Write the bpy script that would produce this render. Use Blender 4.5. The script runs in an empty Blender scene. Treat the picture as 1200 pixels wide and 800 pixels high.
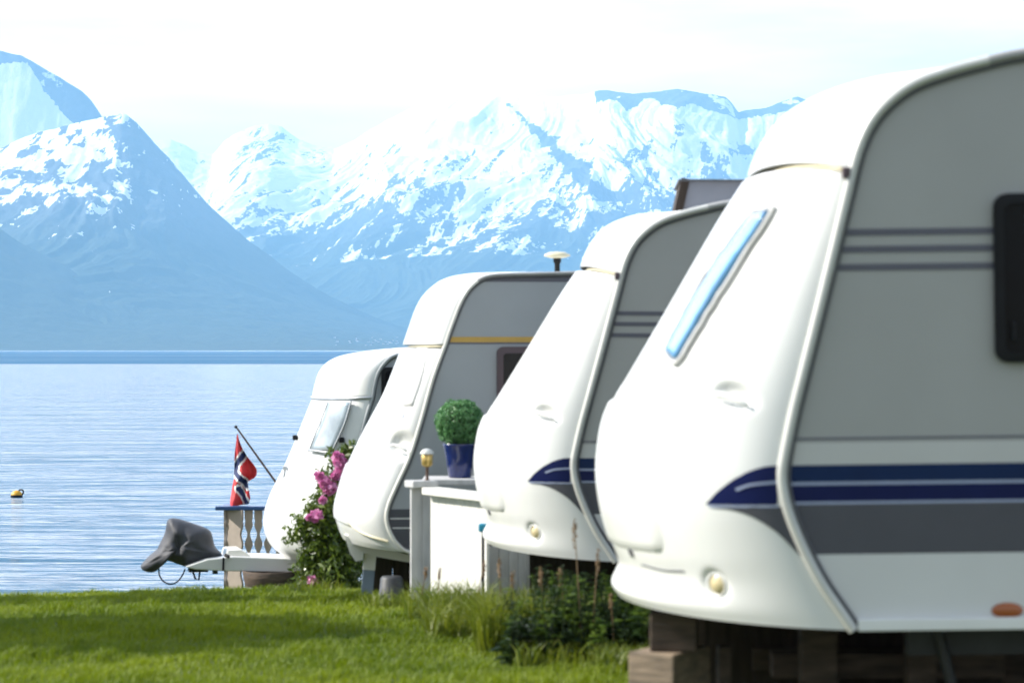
import bpy, math, random
import numpy as np
from mathutils import Vector, Matrix, Euler
random.seed(7); RNG = np.random.default_rng(7)
SC = bpy.context.scene
COL = SC.collection
R = math.radians

# ------------------------------------------------------------------ camera, sky, sun, exposure
F = 2833.0; HZ = 409.0; CZ = 1.55        # focal length in px of the 1200 px photo, horizon row, eye height
cam = bpy.data.cameras.new('camera'); camo = bpy.data.objects.new('camera', cam); COL.objects.link(camo)
camo.location = (0, 0, CZ); camo.rotation_euler = (R(90), 0, 0)
cam.sensor_width = 36; cam.lens = 36 * F / 1200
cam.shift_y = 9 / 1200
cam.clip_start = 0.1; cam.clip_end = 90000
cam.dof.use_dof = True; cam.dof.focus_distance = 90; cam.dof.aperture_fstop = cam.lens / 1000 / 0.021
SC.camera = camo

SUN_EL = R(36); SUN_AZ = R(-85)          # azimuth measured from +y towards +x: the sun stands to the left
w = bpy.data.worlds.new('World'); SC.world = w; w.use_nodes = True
nt = w.node_tree; nt.nodes.clear()
out = nt.nodes.new('ShaderNodeOutputWorld'); bg = nt.nodes.new('ShaderNodeBackground')
sky = nt.nodes.new('ShaderNodeTexSky'); sky.sky_type = 'NISHITA'; sky.sun_disc = False
sky.sun_elevation = SUN_EL; sky.sun_rotation = SUN_AZ
sky.air_density = 1.0; sky.dust_density = 1.0; sky.ozone_density = 1.0
tc = nt.nodes.new('ShaderNodeTexCoord'); mp = nt.nodes.new('ShaderNodeMapping'); mp.inputs['Scale'].default_value = (2.0, 2.0, 14.0)
mp.inputs['Rotation'].default_value = (R(5), R(-6), 0)
nz = nt.nodes.new('ShaderNodeTexNoise'); nz.inputs['Scale'].default_value = 1.6; nz.inputs['Detail'].default_value = 7; nz.inputs['Roughness'].default_value = .55
cr = nt.nodes.new('ShaderNodeMapRange'); cr.inputs['From Min'].default_value = .35; cr.inputs['From Max'].default_value = .62
cr.inputs['To Min'].default_value = .45; cr.inputs['To Max'].default_value = .98
mx = nt.nodes.new('ShaderNodeMix'); mx.data_type = 'RGBA'
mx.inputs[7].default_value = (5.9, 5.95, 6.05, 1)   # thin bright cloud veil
L = nt.links.new
sz = nt.nodes.new('ShaderNodeSeparateXYZ'); L(tc.outputs['Generated'], sz.inputs[0])
def mr(src, a, b, c=0.0, d=1.0):
    n_ = nt.nodes.new('ShaderNodeMapRange'); n_.interpolation_type = 'SMOOTHSTEP'
    for k_, v_ in zip(('From Min', 'From Max', 'To Min', 'To Max'), (a, b, c, d)): n_.inputs[k_].default_value = v_
    L(src, n_.inputs['Value']); return n_.outputs['Result']
def mul(a, b):
    n_ = nt.nodes.new('ShaderNodeMath'); n_.operation = 'MULTIPLY'; L(a, n_.inputs[0]); L(b, n_.inputs[1]); return n_.outputs[0]
# pale veil: bluish overhead, white low down, plus an added bright band above the frame to whiten the water
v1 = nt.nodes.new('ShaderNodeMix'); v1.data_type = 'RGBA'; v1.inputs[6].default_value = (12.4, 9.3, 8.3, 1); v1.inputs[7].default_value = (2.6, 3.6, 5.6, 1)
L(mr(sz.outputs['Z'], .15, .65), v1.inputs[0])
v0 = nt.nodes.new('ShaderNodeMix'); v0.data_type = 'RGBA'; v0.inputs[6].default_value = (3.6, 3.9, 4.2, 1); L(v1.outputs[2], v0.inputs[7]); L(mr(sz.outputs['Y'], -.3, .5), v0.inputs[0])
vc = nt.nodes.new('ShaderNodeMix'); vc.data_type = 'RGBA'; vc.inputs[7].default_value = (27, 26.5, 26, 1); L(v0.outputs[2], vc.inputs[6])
bright_band = mul(mul(mr(sz.outputs['Z'], .135, .22), mr(sz.outputs['Z'], .40, .62, 1, 0)), mr(sz.outputs['Y'], .3, .8))  # added on the fjord side only, so the caravan sides stay darker
L(bright_band, vc.inputs[0]); L(vc.outputs[2], mx.inputs[7])

L(tc.outputs['Generated'], mp.inputs['Vector']); L(mp.outputs['Vector'], nz.inputs['Vector']); L(nz.outputs['Fac'], cr.inputs['Value'])
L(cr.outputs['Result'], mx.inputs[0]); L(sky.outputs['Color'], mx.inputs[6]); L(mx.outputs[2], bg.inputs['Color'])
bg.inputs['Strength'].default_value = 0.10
L(bg.outputs['Background'], out.inputs['Surface'])

sl = bpy.data.lights.new('sun', 'SUN'); sl.energy = 4.3; sl.angle = R(.53); sl.color = (1, .95, .87)
so = bpy.data.objects.new('sun', sl); COL.objects.link(so)
sd = Vector((math.sin(SUN_AZ) * math.cos(SUN_EL), math.cos(SUN_AZ) * math.cos(SUN_EL), math.sin(SUN_EL)))
so.rotation_euler = sd.to_track_quat('Z', 'Y').to_euler()
so.location = (-20, 0, 20)
SC.view_settings.view_transform = 'Standard'; SC.view_settings.look = 'None'
SC.view_settings.exposure = 1.1; SC.view_settings.gamma = 1.0; SC.view_settings.use_curve_mapping = False
SC.render.engine = 'CYCLES'
SC.cycles.use_denoising = True
SC.cycles.max_bounces = 8; SC.cycles.diffuse_bounces = 3; SC.cycles.glossy_bounces = 3; SC.cycles.transparent_max_bounces = 8
SC.cycles.volume_bounces = 2

# ------------------------------------------------------------------ helpers
def px(x, y, d):
    return Vector(((x - 600) * d / F, d, CZ - (y - HZ) * d / F))

def tag(o, label=None, cat=None, group=None, kind=None):
    if label: o['label'] = label
    if cat: o['category'] = cat
    if group: o['group'] = group
    if kind: o['kind'] = kind
    return o

def empty(name, loc, rot=(0, 0, 0)):
    o = bpy.data.objects.new(name, None); COL.objects.link(o); o.location = loc; o.rotation_euler = rot
    o.empty_display_size = .2
    return o

def copy_tree(o, parent=None, skip=()):
    c = o.copy(); COL.objects.link(c)
    if parent is not None: c.parent = parent
    for ch in list(o.children):
        if ch.name.split('.')[0] in skip: continue
        copy_tree(ch, c, skip)
    return c

def catmull(P, n):
    """smooth polyline through the points P (k x m), n samples per segment"""
    P = np.asarray(P, float); k = len(P); out = []
    for i in range(k - 1):
        p0 = P[i - 1] if i > 0 else 2 * P[0] - P[1]
        p3 = P[i + 2] if i + 2 < k else 2 * P[-1] - P[-2]
        p1, p2 = P[i], P[i + 1]
        for j in range(n):
            t = j / n
            out.append(.5 * ((2 * p1) + (-p0 + p2) * t + (2 * p0 - 5 * p1 + 4 * p2 - p3) * t * t + (-p0 + 3 * p1 - 3 * p2 + p3) * t ** 3))
    out.append(P[-1])
    return np.array(out)

class MB:
    def __init__(s): s.v = []; s.f = []; s.m = []; s.s = []
    def add(s, V, Fc, mi=0, smooth=False):
        b = len(s.v); s.v += [tuple(map(float, p)) for p in V]
        for f in Fc: s.f.append(tuple(b + i for i in f)); s.m.append(mi); s.s.append(smooth)
        return s
    def box(s, c, size, mi=0, rz=0, rx=0, ry=0, bev=0.0):
        hx, hy, hz = [q / 2 for q in size]; M = Euler((rx, ry, rz)).to_matrix(); c = Vector(c)
        if bev <= 0:
            V = [Vector((x, y, z)) for x in (-hx, hx) for y in (-hy, hy) for z in (-hz, hz)]
            Fc = [(0, 1, 3, 2), (4, 6, 7, 5), (0, 4, 5, 1), (2, 3, 7, 6), (0, 2, 6, 4), (1, 5, 7, 3)]
        else:
            b = min(bev, hx * .9, hy * .9, hz * .9)
            bm = bmesh_box(hx, hy, hz, b)
            V, Fc = bm
        return s.add([M @ Vector(p) + c for p in V], Fc, mi)
    def grid(s, G, mi=0, smooth=True, closed_u=False, closed_v=False):
        G = np.asarray(G); a, b = G.shape[:2]; V = G.reshape(-1, 3); Fc = []
        for i in range(a - (0 if closed_u else 1)):
            for j in range(b - (0 if closed_v else 1)):
                i2 = (i + 1) % a; j2 = (j + 1) % b
                Fc.append((i * b + j, i2 * b + j, i2 * b + j2, i * b + j2))
        return s.add(V, Fc, mi, smooth)
    def tube(s, P, r, n=8, mi=0, caps=True, flat=1.0, flat_axis=None):
        P = [Vector(p) for p in P]; k = len(P); rr = r if hasattr(r, '__len__') else [r] * k
        rings = []; up = None
        for i in range(k):
            t = (P[min(i + 1, k - 1)] - P[max(i - 1, 0)])
            if t.length < 1e-9: t = Vector((0, 0, 1))
            t.normalize()
            if flat_axis is not None:
                a = Vector(flat_axis); a = (a - a.dot(t) * t); a.normalize()
            else:
                a = up if up is not None else (Vector((0, 0, 1)) if abs(t.z) < .9 else Vector((1, 0, 0)))
                a = a - a.dot(t) * t
                if a.length < 1e-6: a = t.orthogonal()
                a.normalize()
            up = a; b = t.cross(a)
            rings.append([P[i] + (a * math.cos(q) * flat + b * math.sin(q)) * rr[i] for q in [2 * math.pi * j / n for j in range(n)]])
        b0 = len(s.v)
        V = [p for ring in rings for p in ring]; Fc = []
        for i in range(k - 1):
            for j in range(n):
                Fc.append((i * n + j, i * n + (j + 1) % n, (i + 1) * n + (j + 1) % n, (i + 1) * n + j))
        s.add(V, Fc, mi, True)
        if caps:
            s.add(rings[0], [tuple(range(n))[::-1]], mi); s.add(rings[-1], [tuple(range(n))], mi)
        return s
    def lathe(s, prof, c=(0, 0, 0), n=24, mi=0, smooth=True):
        c = Vector(c); G = []
        for r, z in prof:
            G.append([(c.x + r * math.cos(2 * math.pi * j / n), c.y + r * math.sin(2 * math.pi * j / n), c.z + z) for j in range(n)])
        return s.grid(G, mi, smooth, closed_v=True)
    def prism(s, pts, t, mi=0, axis='y', off=0.0):
        """flat polygon (x,z) extruded along y from off to off+t"""
        n = len(pts)
        V = [(p[0], off, p[1]) for p in pts] + [(p[0], off + t, p[1]) for p in pts]
        Fc = [tuple(range(n)), tuple(range(2 * n - 1, n - 1, -1))] + [(i, n + i, n + (i + 1) % n, (i + 1) % n) for i in range(n)]
        return s.add(V, Fc, mi)
    def xform(s, M):
        s.v = [tuple(M @ Vector(p)) for p in s.v]; return s
    def build(s, name, mats, parent=None, recalc=True):
        me = bpy.data.meshes.new(name); me.from_pydata(s.v, [], s.f)
        if not isinstance(mats, (list, tuple)): mats = [mats]
        for m in mats: me.materials.append(m)
        me.polygons.foreach_set('material_index', s.m); me.polygons.foreach_set('use_smooth', s.s)
        if recalc:
            import bmesh
            bm = bmesh.new(); bm.from_mesh(me); bmesh.ops.recalc_face_normals(bm, faces=bm.faces); bm.to_mesh(me); bm.free()
        me.update()
        o = bpy.data.objects.new(name, me); COL.objects.link(o)
        if parent is not None: o.parent = parent
        return o

_bb = {}
def bmesh_box(hx, hy, hz, b):
    import bmesh
    k = (round(hx, 5), round(hy, 5), round(hz, 5), round(b, 5))
    if k in _bb: return _bb[k]
    bm = bmesh.new(); bmesh.ops.create_cube(bm, size=1)
    for v in bm.verts: v.co = Vector((v.co.x * 2 * hx, v.co.y * 2 * hy, v.co.z * 2 * hz))
    bmesh.ops.bevel(bm, geom=list(bm.edges), offset=b, segments=2, affect='EDGES', profile=.6)
    bm.verts.ensure_lookup_table()
    r = ([v.co.copy() for v in bm.verts], [tuple(v.index for v in f.verts) for f in bm.faces]); bm.free()
    _bb[k] = r
    return r

def np_mesh(name, V, quads=None, tris=None, mats=(), smooth=False, parent=None):
    me = bpy.data.meshes.new(name)
    V = np.asarray(V, np.float32).reshape(-1, 3)
    me.vertices.add(len(V)); me.vertices.foreach_set('co', V.ravel())
    idx = []; start = []; tot = []; c = 0
    for A in (quads, tris):
        if A is None or len(A) == 0: continue
        A = np.asarray(A, np.int32); k = A.shape[1]
        idx.append(A.ravel()); start.append(c + np.arange(len(A)) * k); tot.append(np.full(len(A), k)); c += A.size
    idx = np.concatenate(idx).astype(np.int32); start = np.concatenate(start).astype(np.int32); tot = np.concatenate(tot).astype(np.int32)
    me.loops.add(len(idx)); me.loops.foreach_set('vertex_index', idx)
    me.polygons.add(len(start)); me.polygons.foreach_set('loop_start', start); me.polygons.foreach_set('loop_total', tot)
    if smooth: me.polygons.foreach_set('use_smooth', np.ones(len(start), bool))
    for m in mats: me.materials.append(m)
    me.update(calc_edges=True); me.validate()
    o = bpy.data.objects.new(name, me); COL.objects.link(o)
    if parent is not None: o.parent = parent
    return o

# numpy gradient noise
_P = np.random.default_rng(3).permutation(512); _P = np.concatenate([_P, _P, _P])
_GA = np.random.default_rng(4).random(512) * 2 * np.pi
def perlin(x, y, seed=0):
    x = np.asarray(x, float) + seed * 17.31; y = np.asarray(y, float) + seed * 9.17
    xi = np.floor(x).astype(int); yi = np.floor(y).astype(int); xf = x - xi; yf = y - yi
    u = xf * xf * xf * (xf * (xf * 6 - 15) + 10); v = yf * yf * yf * (yf * (yf * 6 - 15) + 10)
    def g(a, b):
        h = _P[(_P[(xi + a) & 511] + (yi + b)) & 511]; an = _GA[h]
        return np.cos(an) * (xf - a) + np.sin(an) * (yf - b)
    a0 = g(0, 0) * (1 - u) + g(1, 0) * u; a1 = g(0, 1) * (1 - u) + g(1, 1) * u
    return (a0 * (1 - v) + a1 * v) * 1.4
def fbm(x, y, o=5, seed=0, gain=.5):
    r = 0; a = 1; f = 1
    for i in range(o): r = r + a * perlin(x * f, y * f, seed + i); a *= gain; f *= 2.03
    return r
def ridged(x, y, o=5, seed=0, gain=.5):
    r = 0; a = 1; f = 1; n = 0
    for i in range(o): r = r + a * (1 - np.abs(perlin(x * f, y * f, seed + i)) * 2); n += a; a *= gain; f *= 2.07
    return r / n

# ------------------------------------------------------------------ materials
def pm(name, col, rough=.5, var=.1, scale=6, bump=0, bscale=40, metallic=0, coat=0, trans=0, spec=.5, col2=None, stretch=None, isl=0, detail=5, coords='Object', ior=1.5):
    m = bpy.data.materials.new(name); m.use_nodes = True; t = m.node_tree; b = t.nodes['Principled BSDF']
    b.inputs['Roughness'].default_value = rough; b.inputs['Metallic'].default_value = metallic
    b.inputs['Specular IOR Level'].default_value = spec; b.inputs['Coat Weight'].default_value = coat; b.inputs['Coat Roughness'].default_value = .06
    b.inputs['Transmission Weight'].default_value = trans; b.inputs['IOR'].default_value = ior
    tc = t.nodes.new('ShaderNodeTexCoord'); mp = t.nodes.new('ShaderNodeMapping')
    if stretch: mp.inputs['Scale'].default_value = stretch
    n = t.nodes.new('ShaderNodeTexNoise'); n.inputs['Scale'].default_value = scale; n.inputs['Detail'].default_value = detail
    r = t.nodes.new('ShaderNodeMapRange'); r.inputs['From Min'].default_value = .3; r.inputs['From Max'].default_value = .7
    x = t.nodes.new('ShaderNodeMix'); x.data_type = 'RGBA'
    c2 = col2 or tuple(c * (1 + var) for c in col)
    c1 = col if col2 else tuple(c * (1 - var) for c in col)
    x.inputs[6].default_value = (*c1, 1); x.inputs[7].default_value = (*[min(c, 1) for c in c2], 1)
    l = t.links.new
    l(tc.outputs[coords], mp.inputs['Vector']); l(mp.outputs['Vector'], n.inputs['Vector']); l(n.outputs['Fac'], r.inputs['Value'])
    if isl:
        g = t.nodes.new('ShaderNodeNewGeometry'); a = t.nodes.new('ShaderNodeMath'); a.operation = 'MULTIPLY_ADD'
        a.inputs[1].default_value = isl; l(g.outputs['Random Per Island'], a.inputs[0])
        s2 = t.nodes.new('ShaderNodeMath'); s2.operation = 'MULTIPLY'; s2.inputs[1].default_value = 1 - isl
        l(r.outputs['Result'], s2.inputs[0]); l(s2.outputs[0], a.inputs[2]); l(a.outputs[0], x.inputs[0])
    else:
        l(r.outputs['Result'], x.inputs[0])
    l(x.outputs[2], b.inputs['Base Color'])
    if bump:
        n2 = t.nodes.new('ShaderNodeTexNoise'); n2.inputs['Scale'].default_value = bscale; n2.inputs['Detail'].default_value = 4
        bp = t.nodes.new('ShaderNodeBump'); bp.inputs['Strength'].default_value = bump; bp.inputs['Distance'].default_value = .01
        l(mp.outputs['Vector'], n2.inputs['Vector']); l(n2.outputs['Fac'], bp.inputs['Height']); l(bp.outputs['Normal'], b.inputs['Normal'])
    return m

def leafmat(name, c1, c2, transl=.35, rough=.5, scale=1.2, isl=.6):
    m = pm(name, c1, rough, 0, scale, col2=c2, isl=isl)
    t = m.node_tree; b = t.nodes['Principled BSDF']; o = t.nodes['Material Output']
    tr = t.nodes.new('ShaderNodeBsdfTranslucent'); ms = t.nodes.new('ShaderNodeMixShader'); ms.inputs[0].default_value = transl
    src = b.inputs['Base Color'].links[0].from_socket
    t.links.new(src, tr.inputs['Color']); t.links.new(b.outputs[0], ms.inputs[1]); t.links.new(tr.outputs[0], ms.inputs[2]); t.links.new(ms.outputs[0], o.inputs['Surface'])
    return m

M = {}
M['gelcoat'] = pm('white_gelcoat', (.79, .79, .77), .3, .045, 2.2, stretch=(1.5, 1.5, .5), coat=.3, bump=.03, bscale=3)
M['gelcoat_old'] = pm('cream_gelcoat', (.80, .78, .72), .35, .05, 3, coat=.2)
M['side_grey'] = pm('grey_side_sheet', (.37, .372, .36), .45, .05, 1.6, bump=.15, bscale=160, coat=.1)
M['side_cool'] = pm('cool_grey_side_sheet', (.37, .39, .41), .45, .05, 1.6, bump=.15, bscale=160)
M['side_light'] = pm('pale_side_sheet', (.66, .66, .65), .4, .04, 2, bump=.1, bscale=160, coat=.1)
M['pin'] = pm('pinstripe_grey', (.105, .105, .135), .45, .05)
M['navy'] = pm('navy_stripe', (.004, .009, .07), .45, .1, spec=.2)
M['teal'] = pm('dark_blue_stripe', (.004, .02, .08), .45, .1, spec=.2)
M['stripe_light'] = pm('pale_blue_line', (.35, .40, .55), .3, .05)
M['stripe_grey'] = pm('grey_stripe', (.085, .085, .10), .45, .05, spec=.3)
M['alu'] = pm('aluminium_trim', (.60, .60, .57), .42, .06, metallic=.2)
M['alu_dark'] = pm('dark_seal', (.10, .10, .11), .5, .1)
M['roof_rail'] = pm('dull_grey_rail', (.36, .36, .36), .5, .1)
M['rubber'] = pm('black_rubber', (.010, .010, .012), .5, .2, spec=.2)
M['glass_dark'] = pm('dark_tinted_glass', (.006, .006, .007), .08, .1, spec=.12)
M['glass_blue'] = pm('blue_acrylic', (.10, .27, .48), .16, .3, 3, coat=.3)
M['glass_pale'] = pm('pale_acrylic', (.40, .47, .52), .1, .35, 3, coat=.8)
M['amber'] = pm('amber_lens', (.34, .085, .012), .3, .15, coat=.3)
M['lens_cream'] = pm('yellowed_lens', (.62, .52, .30), .25, .2, coat=.4)
M['maroon'] = pm('maroon_frame', (.10, .065, .075), .5, .1)
M['gold'] = pm('gold_stripe', (.55, .33, .05), .35, .1)
M['steel'] = pm('galvanised_steel', (.42, .44, .46), .45, .15, metallic=.6)
M['dark_metal'] = pm('dark_chassis', (.03, .03, .032), .6, .2)
M['dark_wood'] = pm('dark_weathered_wood', (.018, .012, .008), .85, 0, 5, col2=(.05, .034, .025), stretch=(6, 6, .7), bump=.5, bscale=14)  # darkened to carry the shadow under the nearest caravan
M['wood'] = pm('weathered_timber', (.11, .085, .06), .8, 0, 4, col2=(.32, .24, .165), stretch=(1.2, 3, 9), bump=.4, bscale=12)
M['wood_end'] = pm('grey_brown_wood', (.085, .06, .044), .85, .5, 6, stretch=(1, 1, 5), bump=.5, bscale=18)  # darkened too, for the shade on the props and upper block
M['white_board'] = pm('white_painted_board', (.72, .71, .66), .6, .09, 5, stretch=(3, 3, .8), bump=.2, bscale=20)
M['grey_board'] = pm('grey_board_paint', (.50, .50, .50), .7, .14, 7, stretch=(3, 3, .6), bump=.3, bscale=24)  # on the fence post this grey puts shade into white paint
M['beige_board'] = pm('beige_painted_board', (.36, .30, .25), .65, .1, 8, bump=.15, bscale=30)
M['blue_paint'] = pm('blue_painted_wood', (.02, .07, .20), .45, .15)
M['pot_blue'] = pm('navy_glazed_pot', (.008, .018, .11), .22, .2, coat=.5)
M['soil'] = pm('soil', (.035, .024, .016), .95, .3, 30, bump=.6)
M['cover'] = pm('dark_grey_tarpaulin', (.040, .042, .052), .62, .2, 9, bump=.25, bscale=70)
M['flag_red'] = pm('flag_red', (.55, .03, .035), .7, .12, 30)
M['flag_blue'] = pm('flag_navy', (.012, .025, .10), .7, .12, 30)
M['flag_white'] = pm('flag_white', (.75, .74, .72), .7, .05, 30)
M['pole'] = pm('brown_wooden_pole', (.09, .055, .04), .6, .2)
M['buoy'] = pm('yellow_orange_buoy', (.70, .36, .02), .45, .12)
M['cream_disc'] = pm('cream_plastic', (.66, .60, .42), .45, .08)
M['brass'] = pm('brass_lamp', (.60, .42, .14), .3, .15, metallic=.6)
M['red_flower'] = leafmat('red_petals', (.5, .01, .03), (.7, .04, .06), .25)
M['pink_flower'] = leafmat('pink_petals', (.60, .12, .36), (.85, .42, .68), .35)
M['rhodo_leaf'] = leafmat('rhododendron_leaf', (.03, .065, .008), (.18, .25, .03), .3, .35)
M['box_leaf'] = leafmat('boxwood_leaf', (.05, .16, .05), (.20, .42, .17), .35, .4, 8)
M['grass'] = leafmat('grass_blade', (.055, .115, .002), (.265, .325, .005), .42, .6, .8, isl=.38)
M['weed'] = leafmat('tall_grass_blade', (.05, .10, .004), (.24, .27, .02), .4, .55, 2)
M['weed_leaf'] = leafmat('weed_leaf', (.04, .09, .008), (.15, .22, .03), .35, .5, 2)
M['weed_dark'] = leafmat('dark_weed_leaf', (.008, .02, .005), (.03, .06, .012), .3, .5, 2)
M['seed'] = leafmat('seed_head', (.20, .11, .06), (.36, .26, .14), .3)
M['tree_leaf'] = leafmat('tree_leaf', (.03, .07, .01), (.09, .16, .03), .3)
M['bark'] = pm('bark', (.12, .08, .055), .9, .3, 10, bump=.6, bscale=25)
M['house_wall'] = pm('white_house_wall', (.75, .74, .72), .7, .1)
M['house_roof'] = pm('dark_house_roof', (.12, .09, .08), .8, .2)
M['bucket'] = pm('dark_grey_plastic', (.05, .052, .055), .5, .15)
M['tarp_blue'] = pm('blue_grey_cover_cloth', (.24, .30, .38), .6, .15)
M['teal_cap'] = pm('turquoise_plastic', (.02, .25, .40), .35, .1)
M['skylight'] = pm('smoked_grey_panel', (.20, .21, .25), .3, .12, 4, coat=.3)
M['logo'] = pm('faded_blue_print', (.42, .46, .68), .4, .25, 8)

# ------------------------------------------------------------------ ground
_D = [0, 6, 9, 13, 15.5, 18.2, 22, 25, 27, 30, 34, 42, 60]
_H = [1.50, 1.50, 1.55, 1.68, 1.78, 1.93, 2.22, 2.54, 2.79, 3.32, 4.1, 5.6, 8]
def ground(x, y):
    h = np.interp(y, _D, _H)
    s = np.clip((np.asarray(y, float) - 15) / 10, 0, 1)
    z = CZ - h + s * .05 * np.clip(np.asarray(x, float) + 2.6, -3.4, 3) * .9
    z = z + .015 * perlin(np.asarray(x, float) * .8, np.asarray(y, float) * .8, 5)
    return z
def gz(x, y): return float(ground(np.array(x, float), np.array(y, float)))
WATER_Z = CZ - 3.5

# grassy ground (earth under the blades), reaching down under the water
xs = np.concatenate([np.linspace(-60, -9, 18), np.linspace(-8.5, 8.5, 70), np.linspace(9, 60, 18)])
ys = np.concatenate([np.linspace(-20, 5, 8), np.linspace(6, 34, 90), np.linspace(35, 60, 12)])
X, Y = np.meshgrid(xs, ys, indexing='ij'); Z = ground(X, Y)
def gridquads(a, b):
    i, j = np.meshgrid(np.arange(a - 1), np.arange(b - 1), indexing='ij'); i = i.ravel(); j = j.ravel()
    return np.stack([i * b + j, (i + 1) * b + j, (i + 1) * b + j + 1, i * b + j + 1], 1)
m = pm('turf_soil', (.03, .05, .006), .95, 0, 1.2, col2=(.06, .08, .01), bump=.6, bscale=30)
g = np_mesh('ground', np.stack([X, Y, Z], -1), gridquads(*X.shape), None, [m], True); tag(g, kind='structure')

# seabed far out is simply the lake sheet
def water_mat():
    m = bpy.data.materials.new('fjord_water'); m.use_nodes = True; t = m.node_tree; l = t.links.new
    b = t.nodes['Principled BSDF']
    b.inputs['Base Color'].default_value = (.012, .06, .12, 1); b.inputs['IOR'].default_value = 1.33
    tc = t.nodes.new('ShaderNodeTexCoord'); sep = t.nodes.new('ShaderNodeSeparateXYZ'); l(tc.outputs['Object'], sep.inputs[0])
    # wind ruffled belt further out, calm strip along the far shore
    e = t.nodes.new('ShaderNodeTexNoise'); e.inputs['Scale'].default_value = .004; l(tc.outputs['Object'], e.inputs['Vector'])
    ad = t.nodes.new('ShaderNodeMath'); ad.operation = 'MULTIPLY_ADD'; ad.inputs[1].default_value = 60; l(e.outputs['Fac'], ad.inputs[0]); l(sep.outputs['Y'], ad.inputs[2])
    r1 = t.nodes.new('ShaderNodeMapRange'); r1.inputs['From Min'].default_value = 565; r1.inputs['From Max'].default_value = 610; l(ad.outputs[0], r1.inputs['Value'])
    r2 = t.nodes.new('ShaderNodeMapRange'); r2.inputs['From Min'].default_value = 3400; r2.inputs['From Max'].default_value = 4200; r2.inputs['To Min'].default_value = 1; r2.inputs['To Max'].default_value = 0; l(sep.outputs['Y'], r2.inputs['Value'])
    rf = t.nodes.new('ShaderNodeMath'); rf.operation = 'MULTIPLY'; l(r1.outputs[0], rf.inputs[0])
    mb_ = t.nodes.new('ShaderNodeMapping'); mb_.inputs['Scale'].default_value = (.0022, .022, 1); l(tc.outputs['Object'], mb_.inputs['Vector'])
    nb_ = t.nodes.new('ShaderNodeTexNoise'); nb_.inputs['Scale'].default_value = 1; nb_.inputs['Detail'].default_value = 5; l(mb_.outputs[0], nb_.inputs['Vector'])
    rb_ = t.nodes.new('ShaderNodeMapRange'); rb_.inputs['From Min'].default_value = .36; rb_.inputs['From Max'].default_value = .56; rb_.inputs['To Min'].default_value = .72; l(nb_.outputs['Fac'], rb_.inputs['Value'])
    m2_ = t.nodes.new('ShaderNodeMath'); m2_.operation = 'MULTIPLY'; l(r2.outputs[0], m2_.inputs[0]); l(rb_.outputs[0], m2_.inputs[1]); l(m2_.outputs[0], rf.inputs[1])
    ro = t.nodes.new('ShaderNodeMapRange'); ro.inputs['To Min'].default_value = 0; ro.inputs['To Max'].default_value = .42; l(rf.outputs[0], ro.inputs['Value'])
    # calm slicks and ruffled lanes
    ms = t.nodes.new('ShaderNodeMapping'); ms.inputs['Scale'].default_value = (.022, .36, 1); l(tc.outputs['Object'], ms.inputs['Vector'])
    ns = t.nodes.new('ShaderNodeTexNoise'); ns.inputs['Scale'].default_value = 1; ns.inputs['Detail'].default_value = 5; ns.inputs['Roughness'].default_value = .6; l(ms.outputs[0], ns.inputs['Vector'])
    nr = t.nodes.new('ShaderNodeMapRange'); nr.inputs['From Min'].default_value = .34; nr.inputs['From Max'].default_value = .48; nr.inputs['To Min'].default_value = .07; nr.inputs['To Max'].default_value = .15; l(ns.outputs['Fac'], nr.inputs['Value'])
    sm = t.nodes.new('ShaderNodeMath'); sm.operation = 'ADD'; l(ro.outputs[0], sm.inputs[0]); l(nr.outputs[0], sm.inputs[1]); l(sm.outputs[0], b.inputs['Roughness'])
    sp = t.nodes.new('ShaderNodeMapRange'); sp.inputs['To Min'].default_value = .5; sp.inputs['To Max'].default_value = .04; l(rf.outputs[0], sp.inputs['Value']); l(sp.outputs[0], b.inputs['Specular IOR Level'])
    bc = t.nodes.new('ShaderNodeMix'); bc.data_type = 'RGBA'; bc.inputs[6].default_value = (.02, .09, .17, 1); bc.inputs[7].default_value = (.003, .10, .21, 1); l(rf.outputs[0], bc.inputs[0]); l(bc.outputs[2], b.inputs['Base Color'])
    prev = None
    for sc, st, dist, det in ((1, (.22, 1.1, 1), .24, 4), (1, (.05, .22, 1), .8, 4), (1, (1.2, 5.0, 1), .025, 2)):
        mp = t.nodes.new('ShaderNodeMapping'); mp.inputs['Scale'].default_value = st; mp.inputs['Rotation'].default_value = (0, 0, R(random.uniform(-2, 3)))
        l(tc.outputs['Object'], mp.inputs['Vector'])
        n = t.nodes.new('ShaderNodeTexNoise'); n.inputs['Scale'].default_value = sc; n.inputs['Detail'].default_value = det; l(mp.outputs[0], n.inputs['Vector'])
        bp = t.nodes.new('ShaderNodeBump'); bp.inputs['Strength'].default_value = 1; bp.inputs['Distance'].default_value = dist
        l(n.outputs['Fac'], bp.inputs['Height'])
        if prev: l(prev.outputs['Normal'], bp.inputs['Normal'])
        prev = bp
    l(prev.outputs['Normal'], b.inputs['Normal'])
    return m
S = 32000
mb = MB()
mb.add([(-S, 24, WATER_Z), (S, 24, WATER_Z), (S, 30000, WATER_Z), (-S, 30000, WATER_Z)], [(0, 1, 2, 3)])
wtr = mb.build('water', water_mat(), recalc=False); tag(wtr, kind='structure')

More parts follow.
